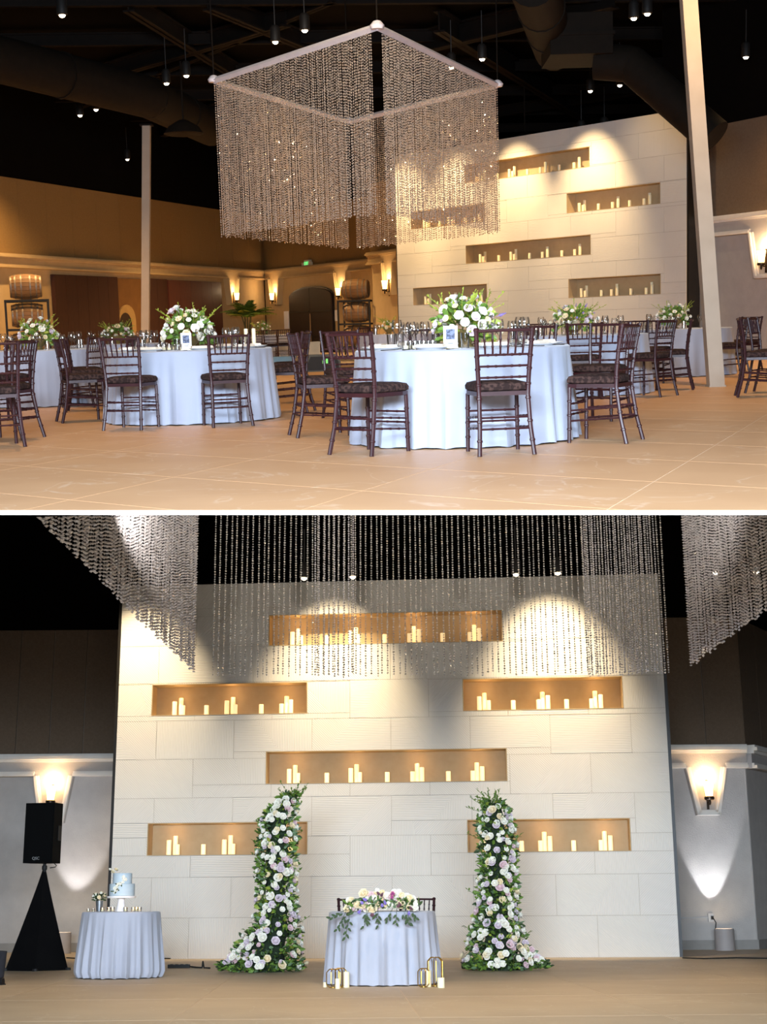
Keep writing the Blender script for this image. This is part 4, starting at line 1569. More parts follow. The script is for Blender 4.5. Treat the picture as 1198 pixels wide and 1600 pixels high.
# middle stack beside the arched door
pbar2 = H1.depth(556, 452, 46.4)
zs2 = [H1.depth(556, y_, 46.4).z for y_ in (524, 488, 452)]
for z, w_ in zip(zs2, ('lowest', 'middle', 'topmost')):
    spawn(BARREL, (pbar2.x, pbar2.y, z), R(-12), w_ + ' dark wine barrel right of the arched door', 'barrel', 1, 'oak wine barrels', 0.9)
rack((pbar2.x, pbar2.y, 0), R(-12), 'black steel rack holding the barrels right of the arched door', 0.52, [z - 0.345 for z in zs2])


def plank_door(name, mw, x0, x1, z1, material, label, n, y=-0.05, knob=None):
    d = struct(name, MB().box(x0, x1, y + 0.02, -0.001, 0, z1), material, 1, mw, label)
    w = (x1 - x0) / n
    me = MB().box(0.006, w - 0.006, y - 0.01, y + 0.02, 0.02, z1 - 0.005).mesh('plank', False)
    me.materials.append(MATS[material])
    for i in range(n):
        o = link('plank', me, None, d)
        o.location = (x0 + i * w, 0, 0)
    if knob is not None:
        MB().tube([(knob, y - 0.02, 0.5), (knob, y - 0.06, 0.6), (knob, y - 0.06, 1.75), (knob, y - 0.02, 1.85)], 0.03, 6).build('door_handle', 'gold_wire', d)
    return d


def ax(px, py=470):
    return along(H1, mwl, px, py, LA, LB)[0]


dz = along(H1, mwl, 130, 431, LA, LB)[1]
plank_door('door_1', mwl, ax(81), ax(180), dz, 'door_wood', 'wide dark wooden sliding door at far left', 6, -0.12)
al = struct('door_2', MB().box(ax(180), ax(222), -0.04, -0.001, 0, dz - 0.03), 'alcove_wood', 1, mwl, 'brown opening between the dark doors left of the column')
xa_, xb_ = ax(181), ax(207)
arch = [(xa_, 0)] + [(xa_ + (xb_ - xa_) * (0.5 - 0.5 * math.cos(q)), 1.35 + 0.5 * math.sin(q)) for q in [math.pi * i / 10 for i in range(11)]] + [(xb_, 0)]
MB().prism(arch, -0.09, -0.04).build('arch_surround', 'stone_arch', al, False)
k_ = 0.72
arch2 = [(xa_ + (x - xa_) * k_, z * 0.86) for x, z in arch]
MB().prism(arch2, -0.11, -0.09).build('arch_panel', 'arch_door', al, False)
plank_door('door_3', mwl, ax(226), ax(258), dz, 'door_wood', 'narrow dark wooden door right of the slim column', 2, -0.10)
plank_door('door_4', mwl, ax(259), ax(342), dz - 0.02, 'door_red', 'reddish dark wooden sliding door left of the palm', 5, -0.12)
# arched double door
a0_, a1_ = along(H1, mwb, 456, 500, BA, BB)[0], along(H1, mwb, 522, 500, BA, BB)[0]
ztop_ = along(H1, mwb, 489, 449, BA, BB)[1]
zsp = along(H1, mwb, 489, 463, BA, BB)[1]


def arch_poly(xa, xb, z0, zs, zt, n=14):
    return [(xa, z0)] + [(xa + (xb - xa) * (0.5 - 0.5 * math.cos(q)), zs + (zt - zs) * math.sin(q)) for q in [math.pi * i / n for i in range(n + 1)]] + [(xb, z0)]


ad = struct('door_5', MB().prism(arch_poly(a0_ - 0.06, a1_ + 0.06, 0, zsp, ztop_ + 0.05), -0.05, -0.001), 'dark_edge', 1, mwb, 'dark arched double door in the far wall')
mid_ = (a0_ + a1_) / 2
for s, (xa, xb) in enumerate(((a0_, mid_ - 0.012), (mid_ + 0.012, a1_))):
    pts = [q for q in arch_poly(a0_, a1_, 0.03, zsp, ztop_ - 0.03, 28) if xa <= q[0] <= xb or q[1] < 0.1]
    zc_ = ztop_ - 0.03
    pts = ([(xa, 0.03)] + [q for q in pts if q[1] > 0.1] + [(xb, zc_), (xb, 0.03)]) if s == 0 else ([(xa, 0.03), (xa, zc_)] + [q for q in pts if q[1] > 0.1] + [(xb, 0.03)])
    leafd = MB().prism(pts, -0.10, -0.05).build('door_leaf', 'arch_door', ad, False)
    hx = mid_ + (-0.12 if s == 0 else 0.1)
    if s == 1:
        MB().tube([(hx - 0.02, -0.14, 0.35), (hx - 0.02, -0.14, 1.45)], 0.024, 6).build('pull_bar', 'barrel_head', leafd)
    for zz in (0.55, 1.5):
        MB().box(min(xa, xb) + 0.05, max(xa, xb) - 0.05, -0.115, -0.10, zz, zz + 0.07).build('door_strap', 'dark_edge', leafd, False)
ex, ez = along(H1, mwb, 484, 412, BA, BB)
es = thing('exit_sign', 'small green exit sign above the arched door', 'exit sign', mwb @ Vector((ex, -0.1, ez - 0.13)), math.atan2(mwb[1][0], mwb[0][0]))
sb_ = MB().box(-0.19, 0.19, -0.05, 0.08, 0.0, 0.27).build('sign_body', 'exit_body', es, False)
for s in (-1, 1):
    MB().box(s * 0.3 - 0.08, s * 0.3 + 0.08, -0.06, 0.02, 0.02, 0.18).build('emergency_lamp', 'exit_body', es, False)
em = text_mesh('EXIT', 0.17, 0.004)
o = link('lettering', em, 'exit_green', sb_)
o.location = (0, -0.055, 0.135)
o.rotation_euler = (R(90), 0, 0)
for px, py, w, h, lab in ((448, 500, 0.2, 0.34, 'white paper notice left of the arched door'), (526, 493, 0.12, 0.2, 'small pale wall plate right of the arched door')):
    x, z = along(H1, mwb, px, py, BA, BB)
    t_ = MB().box(-w, w, -0.02, 0, -h, h).box(-w * 0.8, w * 0.8, -0.024, -0.02, -h * 0.86, h * 0.86).build('wall_notice', 'card', None, False)
    t_.matrix_basis = mwb @ Matrix.Translation((x, -0.001, z))
    tag(t_, lab, 'notice')

# palm
g = random.Random(5)
pp = plan(H1, 386, 500, 52.0)
pm = thing('potted_palm', 'tall green potted palm beside the sconces in the far corner', 'plant', pp)
MB().lathe([(0.0, 0), (0.28, 0), (0.36, 0.5), (0.38, 0.55), (0.34, 0.55), (0.3, 0.48), (0.0, 0.48)], 18).build('planter', 'rack_steel', pm)
m = MB()
for i in range(5):
    m.tube([(g.uniform(-.08, .08), g.uniform(-.08, .08), 0.48), (g.uniform(-.2, .2), g.uniform(-.2, .2), 1.45)], 0.025, 6)
m.build('stems', 'stem', pm)
for i in range(36):
    a = i * 2.4
    el = g.uniform(0.5, 1.45)
    L = g.uniform(0.6, 0.95)
    m = MB()
    pts = []
    for k in range(7):
        t_ = k / 6
        r_ = L * t_ * math.cos(el) * (1 + 0.3 * t_)
        pts.append(Vector((math.cos(a) * r_, math.sin(a) * r_, 1.35 + L * t_ * math.sin(el) - 0.35 * L * t_ * t_)))
    m.tube(pts, 0.008, 4)
    side = Vector((-math.sin(a), math.cos(a), 0))
    for k in range(1, 7):
        for s in (-1, 1):
            for e in (0, 0.5):
                p_ = pts[k].lerp(pts[k - 1], e)
                m.leaf(p_, side * s + (pts[k] - pts[k - 1]).normalized() * 0.8 + Vector((0, 0, -0.25)), (0, 0, 1), 0.3 * (1.1 - abs(k / 6 - 0.45)), 0.075)
    m.build('frond', 'leaf' if i % 3 else 'leaf_yellow', pm)
# small things on the floor in the far middle
p_ = H1.level(505, 580)
w_ = thing('stage_monitor', 'grey wedge floor monitor with a green light left of the centre table', 'loudspeaker', p_, R(4))
MB().prism([(-0.37, 0.0), (0.37, 0.0), (0.37, 0.2), (0.3, 0.36), (-0.3, 0.36), (-0.37, 0.2)], -0.2, 0.2).build('cabinet', 'wedge', w_, False)
cab2_ = w_.children[0]
MB().prism([(-0.33, 0.03), (0.33, 0.03), (0.33, 0.19), (0.27, 0.32), (-0.27, 0.32), (-0.33, 0.19)], -0.212, -0.2).build('grille', 'rack_steel', cab2_, False)
MB().box(-0.02, 0.10, -0.216, -0.212, 0.17, 0.27).build('light_panel', 'led_green', cab2_, False)
for px, py, w, h, mm, lab in ((482, 577, 0.26, 0.62, 'box_pale', 'pale stone block behind the edge-on chair'), (442, 573, 0.3, 0.25, 'box_blue', 'pale blue box under the farthest table'), (412, 572, 0.22, 0.4, 'box_pale', 'small tan carton near the farthest chairs')):
    t_ = thing('storage_box', lab, 'box', H1.level(px, py), R(8))
    MB().box(-w, w, -0.2, 0.2, 0, h - 0.04).build('box_body', mm, t_, False)
    MB().box(-w - 0.012, w + 0.012, -0.212, 0.212, h - 0.04, h).build('lid', mm, t_, False)

# ------------------------------------------------------------------ lower hall: loudspeaker on its stand
sp0 = plan(H2, 62, 1500, 19.8)
st = thing('speaker_stand', 'black fabric-covered tripod stand under the loudspeaker', 'speaker stand', sp0, 0, 2)
zt_ = H2.depth(62, 1358, 19.8).z
tri = [(-0.42, -0.14), (0.02, -0.32), (0.40, -0.06), (0.02, 0.3)]
m = MB()
ns = 10
vs_ = []
for i in range(ns + 1):
    t_ = i / ns
    k = (1 - t_) ** 1.06 * 0.96 + 0.05
    for x, y in tri:
        vs_.append((x * k, y * k, zt_ * t_))
    # slightly hollow faces
m.add(vs_, [(i * 4 + j, i * 4 + (j + 1) % 4, i * 4 + 4 + (j + 1) % 4, i * 4 + 4 + j) for i in range(ns) for j in range(4)] + [tuple(ns * 4 + j for j in range(4))])
m.build('fabric_cover', 'scrim', st)
for x, y in (tri[0], tri[1], tri[2]):
    MB().lathe([(0.0, 0.0), (0.04, 0.0), (0.035, 0.03), (0.0, 0.035)], 8, (x * 1.0, y * 1.0, 0)).build('foot', 'rack_steel', st)
zs_ = H2.depth(62, 1349, 19.8).z
MB().tube([(0, 0, zt_ - 0.05), (0, 0, zs_ - 0.003)], 0.022, 10).build('pole', 'rack_steel', st)
MB().lathe([(0.026, zt_ - 0.02), (0.036, zt_), (0.036, zt_ + 0.04), (0.026, zt_ + 0.05)], 10).build('collar', 'rack_steel', st)
sk = thing('loudspeaker', 'tall black loudspeaker on the stand at the left border', 'loudspeaker', (sp0.x - 0.01, sp0.y, zs_), R(-13), 2)
hs = H2.depth(62, 1256, 19.8).z - zs_
body = [(-0.215, -0.2), (0.215, -0.2), (0.215, 0.05), (0.13, 0.22), (-0.13, 0.22), (-0.215, 0.05)]
cab_ = MB().slab(body, 0.0, hs).build('cabinet', 'speaker_black', sk, False)
MB().box(-0.2, 0.2, -0.212, -0.2, 0.02, hs - 0.02).build('grille', 'speaker_black', cab_, False)
lg = text_mesh('QSC', 0.055, 0.001)
o = link('lettering', lg, 'logo_grey', cab_)
o.location = (-0.02, -0.2145, 0.06)
o.rotation_euler = (R(90), 0, 0)
MB().box(0.2151, 0.222, -0.06, 0.03, 0.3, 0.5).build('side_handle', 'rack_steel', cab_, False)
MB().tube([(0.08, 0.1, 0.02), (0.13, 0.12, -0.03), (0.12, 0.1, -0.05), (0.06, 0.06, -0.06)], 0.007, 6).build('signal_cable', 'cable', sk)

# ------------------------------------------------------------------ lower hall: cake table
ck = plan(H2, 188, 1470, 17.75)
cloth('cake_tablecloth', 0.47, 0.535, 0.765, 41, 22, 0.034, 'bluish white gathered cloth on the cake table', ck, 2, 'linen_blue', pool=0.05)
Tz = 0.767


def px2m(px, y):     # x offset in metres of a pixel column at a depth in the lower hall
    return H2.depth(px, 1420, y).x


cs = thing('cake_stand', 'white pedestal stand under the cake', 'cake stand', (px2m(189, 17.7), 17.7, Tz), 0, 2)
MB().lathe([(0.0, 0.0), (0.066, 0.0), (0.064, 0.012), (0.045, 0.1), (0.04, 0.15), (0.06, 0.158), (0.0, 0.158)], 20).build('pedestal', 'sugar', cs)
MB().lathe([(0.0, 0.158), (0.17, 0.158), (0.175, 0.165), (0.175, 0.182), (0.0, 0.184)], 28).build('plate', 'sugar', cs)
zb = Tz + 0.185
ca = thing('wedding_cake', 'two-tier pale blue cake with white sugar flowers', 'cake', (px2m(189.5, 17.7), 17.7, zb), 0, 2)
MB().lathe([(0.0, 0.0), (0.152, 0.0), (0.154, 0.005), (0.154, 0.135), (0.148, 0.142), (0.0, 0.143)], 32).build('lower_tier', 'cake_blue', ca)
MB().lathe([(0.0, 0.143), (0.114, 0.143), (0.116, 0.148), (0.116, 0.26), (0.11, 0.267), (0.0, 0.268)], 32).build('upper_tier', 'cake_blue', ca)
g = random.Random(9)
for i in range(7):
    put_bloom(ca, (-0.10 + g.uniform(-.05, .045), -0.03 + g.uniform(-.04, .02), 0.275 + g.uniform(0, .04)), (g.uniform(-.5, .5), -0.6, 0.8), g.uniform(0.024, 0.034), 'white' if i % 2 else 'cream', g)
for i in range(11):
    t_ = i / 10
    x = -0.075 + 0.12 * t_ + g.uniform(-.02, .02)
    z = 0.05 + 0.17 * t_ + g.uniform(-.015, .015)
    rr = 0.16 if z < 0.145 else 0.122
    y = -math.sqrt(max(0.0004, rr * rr - x * x))
    put_bloom(ca, (x, y, z), (x, y, 0.02), g.uniform(0.02, 0.03), 'white', g)
m = MB()
for i in range(12):
    t_ = g.random()
    x = -0.08 + 0.14 * t_ + g.uniform(-.03, .03)
    z = 0.03 + 0.2 * t_
    rr = 0.158 if z < 0.145 else 0.12
    y = -math.sqrt(max(0.0004, rr * rr - x * x))
    m.leaf((x, y - 0.005, z), (g.uniform(-1, 1), -0.2, g.uniform(-1, 1)), (0, -1, 0), 0.03, 0.017)
m.build('dark_leaves', 'leaf_dark', ca)
fv = thing('flower_vase', 'small pewter vase of cream roses left of the cake', 'vase', (px2m(155, 17.85), 17.85, Tz), 0, 2)
MB().lathe([(0.0, 0.0), (0.034, 0.0), (0.036, 0.02), (0.046, 0.13), (0.042, 0.13), (0.03, 0.02), (0.0, 0.015)], 18).build('vase_body', 'pewter', fv)
sp = []
for i in range(70):
    a, e = g.uniform(0, 6.28), g.uniform(-.3, 1.2)
    d = Vector((math.cos(a) * math.cos(e), math.sin(a) * math.cos(e), math.sin(e)))
    sp.append((Vector((0, 0, 0.15)) + d * g.uniform(.02, .07), d, g.uniform(.03, .05), .02))
foliage(fv, sp, 'leaf_dark', g)
for i in range(12):
    a, e = i * 2.4, math.asin(-0.1 + 1.05 * i / 12)
    d = Vector((math.cos(a) * math.cos(e), math.sin(a) * math.cos(e), math.sin(e)))
    put_bloom(fv, Vector((0, 0, 0.165)) + Vector((d.x * .075, d.y * .075, d.z * .065)), d, g.uniform(.02, .028), ('cream', 'white', 'cream')[i % 3], g)
for i, (px, yy) in enumerate(((138, 17.6), (146, 17.55), (160, 17.45), (170, 17.5), (176, 17.6), (196, 17.42), (208, 17.5), (213, 17.6), (218, 17.5))):
    votive((px2m(px, yy), yy, Tz), '%s glass votive from the left on the cake table' % ('first', 'second', 'third', 'fourth', 'fifth', 'sixth', 'seventh', 'eighth', 'ninth')[i], 'votives on the cake table', 2, i > 1, 0.8 if i > 1 else 0.55)
light('POINT', (px2m(213, 17.5), 17.35, Tz + 0.12), 0.5, AMBER, size=0.03, room=2, name='votive_light')


# ------------------------------------------------------------------ lower hall: floral columns
def floral_column(px0, yb, depth_, path, label, lobe, seed, nb):
    g = random.Random(seed)
    base = plan(H2, px0, yb, depth_)
    t = thing('floral_column', label, 'floral column', base, 0, 2, 'floral columns')
    ctr = []          # (x offset, z, half width)
    for px, py, hw in path:
        q = H2.depth(px, py, depth_)
        ctr.append((q.x - base.x, max(0.0, q.z), 0.95 * hw * depth_ / FPX))
    ctr.sort(key=lambda c: c[1])

    def at(z):
        for a, b in zip(ctr, ctr[1:]):
            if z <= b[1]:
                u = max(0.0, (z - a[1]) / max(1e-6, b[1] - a[1]))
                return a[0] + (b[0] - a[0]) * u, a[2] + (b[2] - a[2]) * u
        return ctr[-1][0], ctr[-1][2]
    zmax = ctr[-1][1]
    # dark core that carries the flowers
    rows, n = 18, 10
    vs_ = []
    for i in range(rows):
        z = zmax * 0.98 * i / (rows - 1)
        x, hw = at(z)
        for j in range(n):
            q = 2 * math.pi * j / n
            k = hw * 0.52 * (0.8 + 0.4 * g.random())
            vs_.append((x + k * math.cos(q), k * 0.75 * math.sin(q), z))
    MB().add(vs_, [(i * n + j, i * n + (j + 1) % n, i * n + n + (j + 1) % n, i * n + n + j) for i in range(rows - 1) for j in range(n)] + [tuple((rows - 1) * n + j for j in range(n))]).build('moss_core', 'moss', t)
    sets = {'leaf': [], 'leaf_dark': [], 'leaf_grey': [], 'leaf_yellow': []}

    def surf(z, a, k):
        x, hw = at(z)
        return Vector((x + hw * k * math.cos(a), hw * 0.8 * k * math.sin(a), z)), Vector((math.cos(a), math.sin(a), 0.15))
    for i in range(2300):
        z = zmax * g.random() ** 1.35
        a = g.uniform(0, 6.28)
        p, d = surf(z, a, g.uniform(0.6, 1.0))
        L = g.uniform(0.05, 0.10)
        d = d + Vector((g.uniform(-.8, .8), g.uniform(-.6, .6), g.uniform(-.6, .9)))
        p.z = max(p.z, 0.03)
        x = g.random()
        sets['leaf' if x < .45 else 'leaf_dark' if x < .72 else 'leaf_grey' if x < .9 else 'leaf_yellow'].append((p, d, L, L * .5))
    # skirt of low greenery
    for i in range(420):
        u = g.uniform(-1, 1)
        p = Vector((u * 0.5 + lobe * 0.1, g.uniform(-.22, .12), g.uniform(0.02, 0.12)))
        d = Vector((u + g.uniform(-.5, .5), g.uniform(-1, .2), g.uniform(0.0, .5)))
        sets['leaf' if g.random() < .6 else 'leaf_dark'].append((p, d, g.uniform(.05, .1), .04))
    for k, v in sets.items():
        foliage(t, v, k, g)
    for i in range(nb):
        z = zmax * (0.03 + 0.93 * ((i * 0.618034) % 1.0) ** 1.2)
        a = -math.pi / 2 + g.gauss(0, 0.85)
        p, d = surf(z, a, g.uniform(0.98, 1.14))
        x = g.random()
        kind = 'lilac' if x < .2 else 'pink' if x < .3 else 'cream' if x < .42 else 'white'
        p.z = max(p.z, 0.06)
        put_bloom(t, p, d + Vector((0, 0, 0.25)), g.uniform(.038, .06), kind, g)
    for i in range(26):      # the lobe of blooms at one side of the foot
        u = g.random()
        p = Vector((lobe * (0.15 + 0.38 * u), -0.12 + g.uniform(-.1, .08), 0.08 + (1 - u) * 0.42 * g.random() + 0.04))
        put_bloom(t, p, (lobe * .4 + g.uniform(-.3, .3), -1, 0.5), g.uniform(.034, .054), ('pink', 'lilac', 'white', 'white')[i % 4], g)
    m = MB()
    for i in range(16):
        z = zmax * (0.15 + 0.85 * g.random())
        a = g.choice((0, math.pi)) + g.uniform(-.7, .7)
        p, d = surf(z, a, 0.8)
        sprig(m, p, d + Vector((0, 0, 0.35)), g.uniform(.12, .22), g, .045, 8)
    for i in range(9):
        x, hw = at(zmax)
        sprig(m, (x + g.uniform(-.08, .08), 0, zmax - 0.12), (g.uniform(-.7, .7), 0, 1), g.uniform(.16, .3), g, .04, 9)
    m.build('sprigs', 'leaf', t)['kind'] = 'stuff'
    return t


floral_column(418, 1503, 18.9, [(415, 1503, 58), (418, 1480, 50), (428, 1455, 42), (432, 1430, 31), (432, 1390, 30), (432, 1350, 31), (434, 1310, 31), (435, 1280, 27), (445, 1255, 19), (458, 1238, 9)],
              'tall column of white and lilac roses left of the sweetheart table', -1, 51, 150)
floral_column(780, 1503, 18.9, [(782, 1503, 55), (780, 1480, 50), (776, 1455, 40), (776, 1430, 33), (778, 1390, 30), (779, 1350, 28), (776, 1310, 31), (774, 1285, 27), (772, 1262, 22), (770, 1250, 12)],
              'tall column of white roses right of the sweetheart table', 1, 52, 155)

# ------------------------------------------------------------------ lower hall: sweetheart table
sw = plan(H2, 597, 1470, 16.15)
cloth('sweetheart_tablecloth', 0.585, 0.625, 0.762, 43, 20, 0.042, 'white floor-length cloth on the sweetheart table', sw, 2, 'linen_blue', pool=0.0)
for px, lab in ((555, 'mahogany chair behind the sweetheart table, left half'), (652, 'mahogany chair behind the sweetheart table, right half')):
    p = Vector((px2m(px, 17.1), 17.05, 0))
    spawn(CHAIR, p, math.pi, lab.replace(', left half', ', on the left').replace(', right half', ', on the right'), 'chair', 2, 'mahogany banquet chairs')
g = random.Random(61)
gx0, gx1 = px2m(541, 15.7) - sw.x, px2m(652, 15.7) - sw.x
gl = thing('flower_garland', 'lush white, violet and magenta flower garland on the sweetheart table', 'flowers', (sw.x, sw.y - 0.46, 0.77), 0, 2)
sets = {'leaf': [], 'leaf_dark': [], 'leaf_grey': []}
for i in range(260):
    x = gx0 + (gx1 - gx0) * g.random()
    d = Vector((g.uniform(-1, 1), g.uniform(-1, -.1), g.uniform(0.0, .7)))
    sets[g.choice(list(sets))].append((Vector((x, -0.04 + g.uniform(-.1, .05), g.uniform(0.02, 0.1))), d, g.uniform(.05, .09), .035))
for k, v in sets.items():
    foliage(gl, v, k, g)
for i in range(58):
    u = (i * 0.618034) % 1.0
    x = gx0 + 0.02 + (gx1 - gx0 - 0.04) * u
    hh = 0.19 * math.sin(math.pi * (0.12 + 0.76 * u)) + 0.02
    z = 0.02 + hh * g.random()
    y = -0.13 + 0.10 * (z / 0.2) + g.uniform(-.03, .02)
    q = g.random()
    kind = 'cream' if q < .3 else 'pink' if q < .42 else 'white'
    put_bloom(gl, (x, y, z), (g.uniform(-.5, .5), -1, 0.5), g.uniform(.035, .058), kind, g)
for px, z, kind in ((566, .08, 'violet'), (572, .11, 'violet'), (597, .05, 'violet'), (602, .07, 'violet'), (638, -.04, 'violet'), (611, .16, 'magenta'), (615, .17, 'magenta'), (612, .13, 'magenta'), (592, .17, 'plum'), (595, .15, 'plum'),
                    (621, .04, 'plum'), (625, .05, 'plum'), (580, -.05, 'plum'), (583, -.06, 'plum'), (643, .01, 'plum'), (560, -.02, 'violet')):
    put_bloom(gl, (px2m(px, 15.6) - sw.x, -0.2, z), (g.uniform(-.5, .5), -1, g.uniform(.2, .8)), 0.032, kind, g)
m = MB()
trails = [(544, -0.9, -0.35, 0.20, 6), (547, -0.55, -0.75, 0.24, 7), (550, -0.25, -1.0, 0.26, 7), (556, -0.5, -0.2, 0.12, 4), (572, 0.1, -1.0, 0.10, 4), (578, -0.4, -1.0, 0.15, 3), (584, 0.35, -1.0, 0.14, 3),
          (590, 0.1, -0.8, 0.09, 3), (614, -0.6, -0.8, 0.11, 4), (620, -0.1, -1.0, 0.12, 4), (627, 0.5, -0.9, 0.13, 4), (634, 0.3, -1.0, 0.12, 4), (641, 0.5, -0.7, 0.1, 4)]
for px, dx, dz_, L, nl in trails:
    x = px2m(px, 15.6) - sw.x
    m.tube([(x, -0.14, 0.03), (x + dx * L * .3, -0.215, 0.0), (x + dx * L, -0.235, dz_ * L)], 0.0025, 4)
    for k in range(nl):
        t_ = 0.3 + 0.7 * k / max(1, nl - 1)
        sd = 1 if k % 2 else -1
        m.leaf((x + dx * L * t_, -0.235, dz_ * L * t_), (dx + sd * 0.8 * abs(dz_) + g.uniform(-.2, .2), -0.12, dz_ - sd * 0.5 * dx + g.uniform(-.2, .2)), (0, -1, 0), g.uniform(0.05, 0.068), 0.026)
m.build('trailing_leaves', 'leaf_dark', gl)


# lanterns and candles on the floor before it
def stadium(w, h, n=4):
    c = w * 0.42
    return [(-w, c), (-w, h - c), (-w + c, h), (w - c, h), (w, h - c), (w, c), (w - c, 0.0), (-w + c, 0.0)]


def wire_lantern(px, y, w, h, label, loops):
    t = thing('gold_lantern', label, 'lantern', (px2m(px, y), y, 0.004), R(20), 2, 'gold wire lanterns')
    for k in range(loops):
        a = math.pi * k / loops
        o_ = stadium(w, h)
        pts = [(x * math.cos(a), x * math.sin(a), z + 0.004) for x, z in o_]
        m_ = MB()
        for p_, q_ in zip(pts, pts[1:] + pts[:1]):
            m_.tube([p_, q_], 0.0055, 5)
        m_.build('wire_loop', 'gold_wire', t)
    MB().lathe([(0.0, 0.0), (w * .62, 0.0), (w * .62, 0.006), (0.0, 0.006)], 12).build('base_plate', 'gold_wire', t)
    return t


wire_lantern(521, 15.35, 0.075, 0.18, 'left loop lantern of the gold pair at the left of the sweetheart table', 2)
wire_lantern(532, 15.43, 0.06, 0.185, 'right loop lantern of the gold pair at the left of the sweetheart table', 2)
wire_lantern(660, 15.35, 0.062, 0.18, 'short gold loop lantern at the right of the sweetheart table', 2)
wire_lantern(678, 15.5, 0.085, 0.285, 'tall gold wire lantern at the right of the sweetheart table', 3)
for px, y, h, r, lab in ((527.5, 15.22, 0.10, 0.026, 'short white candle between the gold loops at left'), (541, 15.42, 0.155, 0.032, 'white pillar candle right of the left gold lanterns'), (667.5, 15.44, 0.165, 0.03, 'white pillar candle between the two right lanterns'),
                         (687, 15.26, 0.10, 0.038, 'short thick white candle in front of the tall lantern'), (508, 15.5, 0.05, 0.02, 'tiny white candle left of the gold loops')):
    pillar_candle(h, False, (px2m(px, y), y, 0.001), 2, lab, 'floor candles by the sweetheart table', r)

# cables, outlet, washers, shoe
t_ = thing('power_strip', 'flat black power strip on the floor left of the floral column', 'power strip', (px2m(282, 20.1), 20.1, 0.0), 0, 2)
MB().box(-0.15, 0.15, -0.03, 0.03, 0.002, 0.045).build('strip_body', 'cable', t_, False)
for i in range(4):
    MB().box(-0.12 + i * .07, -0.08 + i * .07, -0.02, 0.02, 0.045, 0.05).build('socket', 'rack_steel', t_, False)
cb_ = MB().tube([(px2m(297, 20.1), 20.1, 0.02), (px2m(308, 20), 20.0, 0.012), (px2m(318, 19.9), 19.9, 0.012), (px2m(319, 19.9), 19.9, 0.09), (px2m(321, 19.85), 19.85, 0.012), (px2m(330, 19.8), 19.8, 0.01)], 0.012, 6).build('floor_cable', 'cable')
tag(cb_, 'thin black cable with an upright plug beside the power strip', 'cable', None, None, 2)
for pxs, lab in (((1066, 1100, 1150, 1215), 'thin black cable along the floor right of the lower niche wall'), ((104, 125, 215, 266), 'thin black cable along the floor behind the cake table')):
    c_ = MB().tube([H2.level(q, 1496.5 + 1.2 * (i % 2), 0.012) for i, q in enumerate(pxs)], 0.01, 6).build('floor_cable', 'cable')
    tag(c_, lab, 'cable', None, None, 2)
t_ = thing('black_base_box', 'low black box at the foot of the right floral column', 'box', (px2m(731, 19.4), 19.4, 0), 0, 2)
MB().box(-0.1, 0.12, -0.1, 0.1, 0.003, 0.07).build('box_body', 'cable', t_, False)
MB().box(-0.11, 0.13, -0.11, 0.11, 0.07, 0.078).build('lid', 'rack_steel', t_, False)
oz = along(H2, mwr, 1110, 1434, RA, RB)
t_ = thing('wall_outlet', 'white outlet box with conduit and black plug on the right wall', 'outlet', mwr @ Vector((oz[0], 0.02, oz[1])), 0, 2)
MB().box(-0.045, 0.045, -0.05, 0, -0.07, 0.07).build('outlet_box', 'outlet', t_, False)
MB().tube([(-0.6, -0.02, 0.0), (-0.045, -0.02, 0.0)], 0.012, 6).build('conduit', 'outlet', t_)
m = MB()
m.box(0.0, 0.04, -0.08, -0.05, -0.03, 0.03)
m.tube([(0.03, -0.08, 0), (0.07, -0.1, -0.08), (0.04, -0.1, -0.3), (0.12, -0.1, oz[1] * -1 + 0.03)], 0.008, 6)
m.build('plug_and_cord', 'cable', t_)
up = plan(H2, 1132, 1470, 25.2)
t_ = thing('floor_uplight', 'pale cylindrical floor uplight shining up the right wall', 'uplight', up, 0, 2, 'floor uplights')
MB().lathe([(0.0, 0.0), (0.17, 0.0), (0.165, 0.36), (0.15, 0.36), (0.15, 0.3), (0.0, 0.3)], 20).build('can', 'uplight_can', t_)
MB().lathe([(0.0, 0.301), (0.1, 0.301), (0.1, 0.31), (0.0, 0.31)], 14).build('lamp_face', 'lamp_face', t_)
light('SPOT', (up.x - 0.1, up.y + 0.1, 0.42), 160, (0.85, 0.9, 1.0), (up.x - 0.1, up.y + 0.36, 1.6), 0.03, None, 46, 0.4, 2, 'uplight_lamp')
up = plan(H2, 96, 1470, 25.9)  # unseen uplight, assumed from the glow on the wall behind the loudspeaker
t_ = thing('floor_uplight', 'assumed floor uplight hidden behind the black speaker stand', 'uplight', up, 0, 2, 'floor uplights')
MB().lathe([(0.0, 0.0), (0.17, 0.0), (0.165, 0.36), (0.15, 0.36), (0.15, 0.3), (0.0, 0.3)], 20).build('can', 'uplight_can', t_)
MB().lathe([(0.0, 0.301), (0.1, 0.301), (0.1, 0.31), (0.0, 0.31)], 14).build('lamp_face', 'lamp_face', t_)
light('SPOT', (up.x + 0.05, up.y + 0.2, 0.42), 120, (0.9, 0.92, 1.0), (up.x + 0.1, up.y + 0.56, 1.8), 0.03, None, 50, 0.5, 2, 'uplight_lamp')
shp = plan(H2, -9, 1525, 16.4)
t_ = thing('shoe', 'black leather shoe and dark trouser cuff at the left border', 'shoe', shp, R(65), 2)
vs_ = []
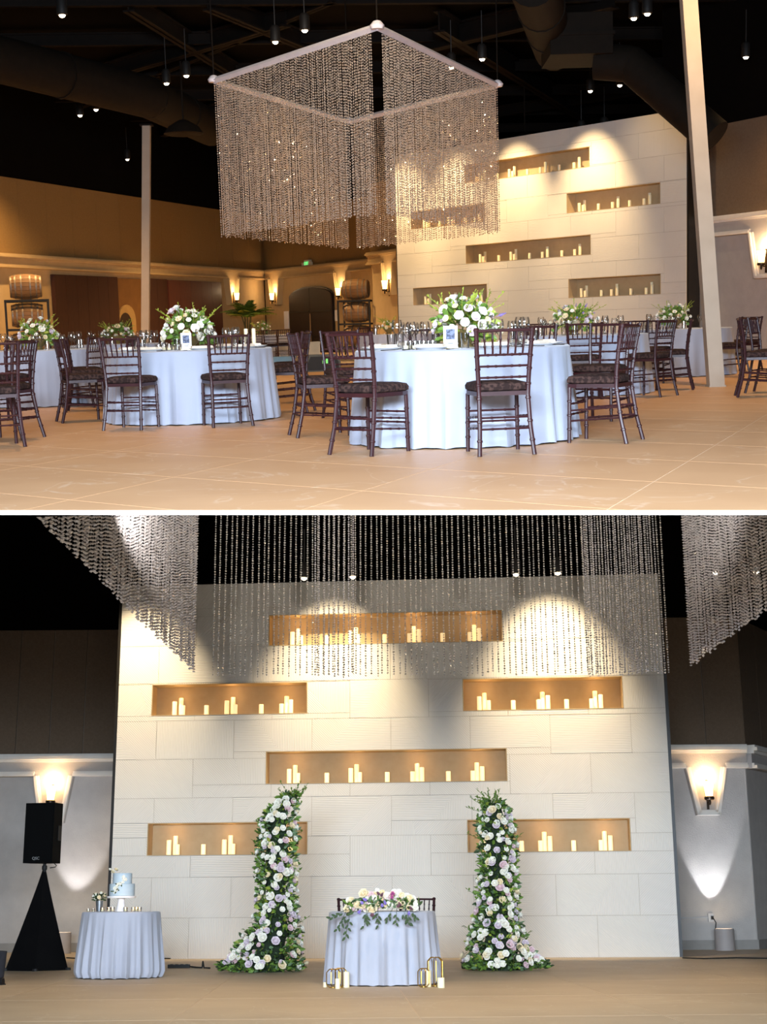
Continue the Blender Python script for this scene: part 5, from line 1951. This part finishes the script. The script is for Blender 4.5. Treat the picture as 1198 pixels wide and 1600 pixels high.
prof = [(-0.13, .03, .07), (-0.10, .038, .1), (-0.02, .04, .085), (0.06, .045, .06), (0.12, .042, .045), (0.15, .02, .03)]
for y, w, h in prof:
    vs_ += [(-w, y, 0.008), (w, y, 0.008), (w * .9, y, h * .6), (w * .5, y, h), (-w * .5, y, h), (-w * .9, y, h * .6)]
MB().add(vs_, [(i * 6 + j, i * 6 + (j + 1) % 6, i * 6 + 6 + (j + 1) % 6, i * 6 + 6 + j) for i in range(5) for j in range(6)] + [(5, 4, 3, 2, 1, 0), tuple(30 + j for j in range(6))]).build('upper', 'shoe_leather', t_)
MB().slab([(-.04, -.135), (.04, -.135), (.048, .06), (.042, .13), (0, .158), (-.042, .13), (-.048, .06)], 0.0, 0.01).build('sole', 'cable', t_, False)
MB().tube([(0, -0.07, 0.08), (0.0, -0.08, 0.22), (0.0, -0.09, 0.36)], [0.05, 0.054, 0.056], 12).build('trouser_cuff', 'trouser', t_)

# ------------------------------------------------------------------ alike things are told apart by their order from the left
ORD = ['first', 'second', 'third', 'fourth', 'fifth', 'sixth', 'seventh', 'eighth', 'ninth', 'tenth', 'eleventh', 'twelfth', 'thirteenth', 'fourteenth', 'fifteenth', 'sixteenth', 'seventeenth', 'eighteenth',
       'nineteenth', 'twentieth', 'twenty-first', 'twenty-second', 'twenty-third', 'twenty-fourth', 'twenty-fifth', 'twenty-sixth', 'twenty-seventh', 'twenty-eighth', 'twenty-ninth', 'thirtieth']
same = {}
for o in COL.objects:
    if o.parent is None and o.get('label') and o.get('category') and o.get('kind') != 'structure':
        same.setdefault(o['label'], []).append(o)
for lab, os_ in same.items():
    if 1 < len(os_) <= len(ORD):
        hall = H2 if os_[0] in ROOTS2 else H1
        for i, o in enumerate(sorted(os_, key=lambda q: hall.pix(q.location)[0])):
            o['label'] = ORD[i] + ' from left, ' + lab

# ------------------------------------------------------------------ the lower hall goes to its own ground
bpy.context.view_layer.update()
for o in ROOTS2:
    o.matrix_basis = M2 @ o.matrix_basis
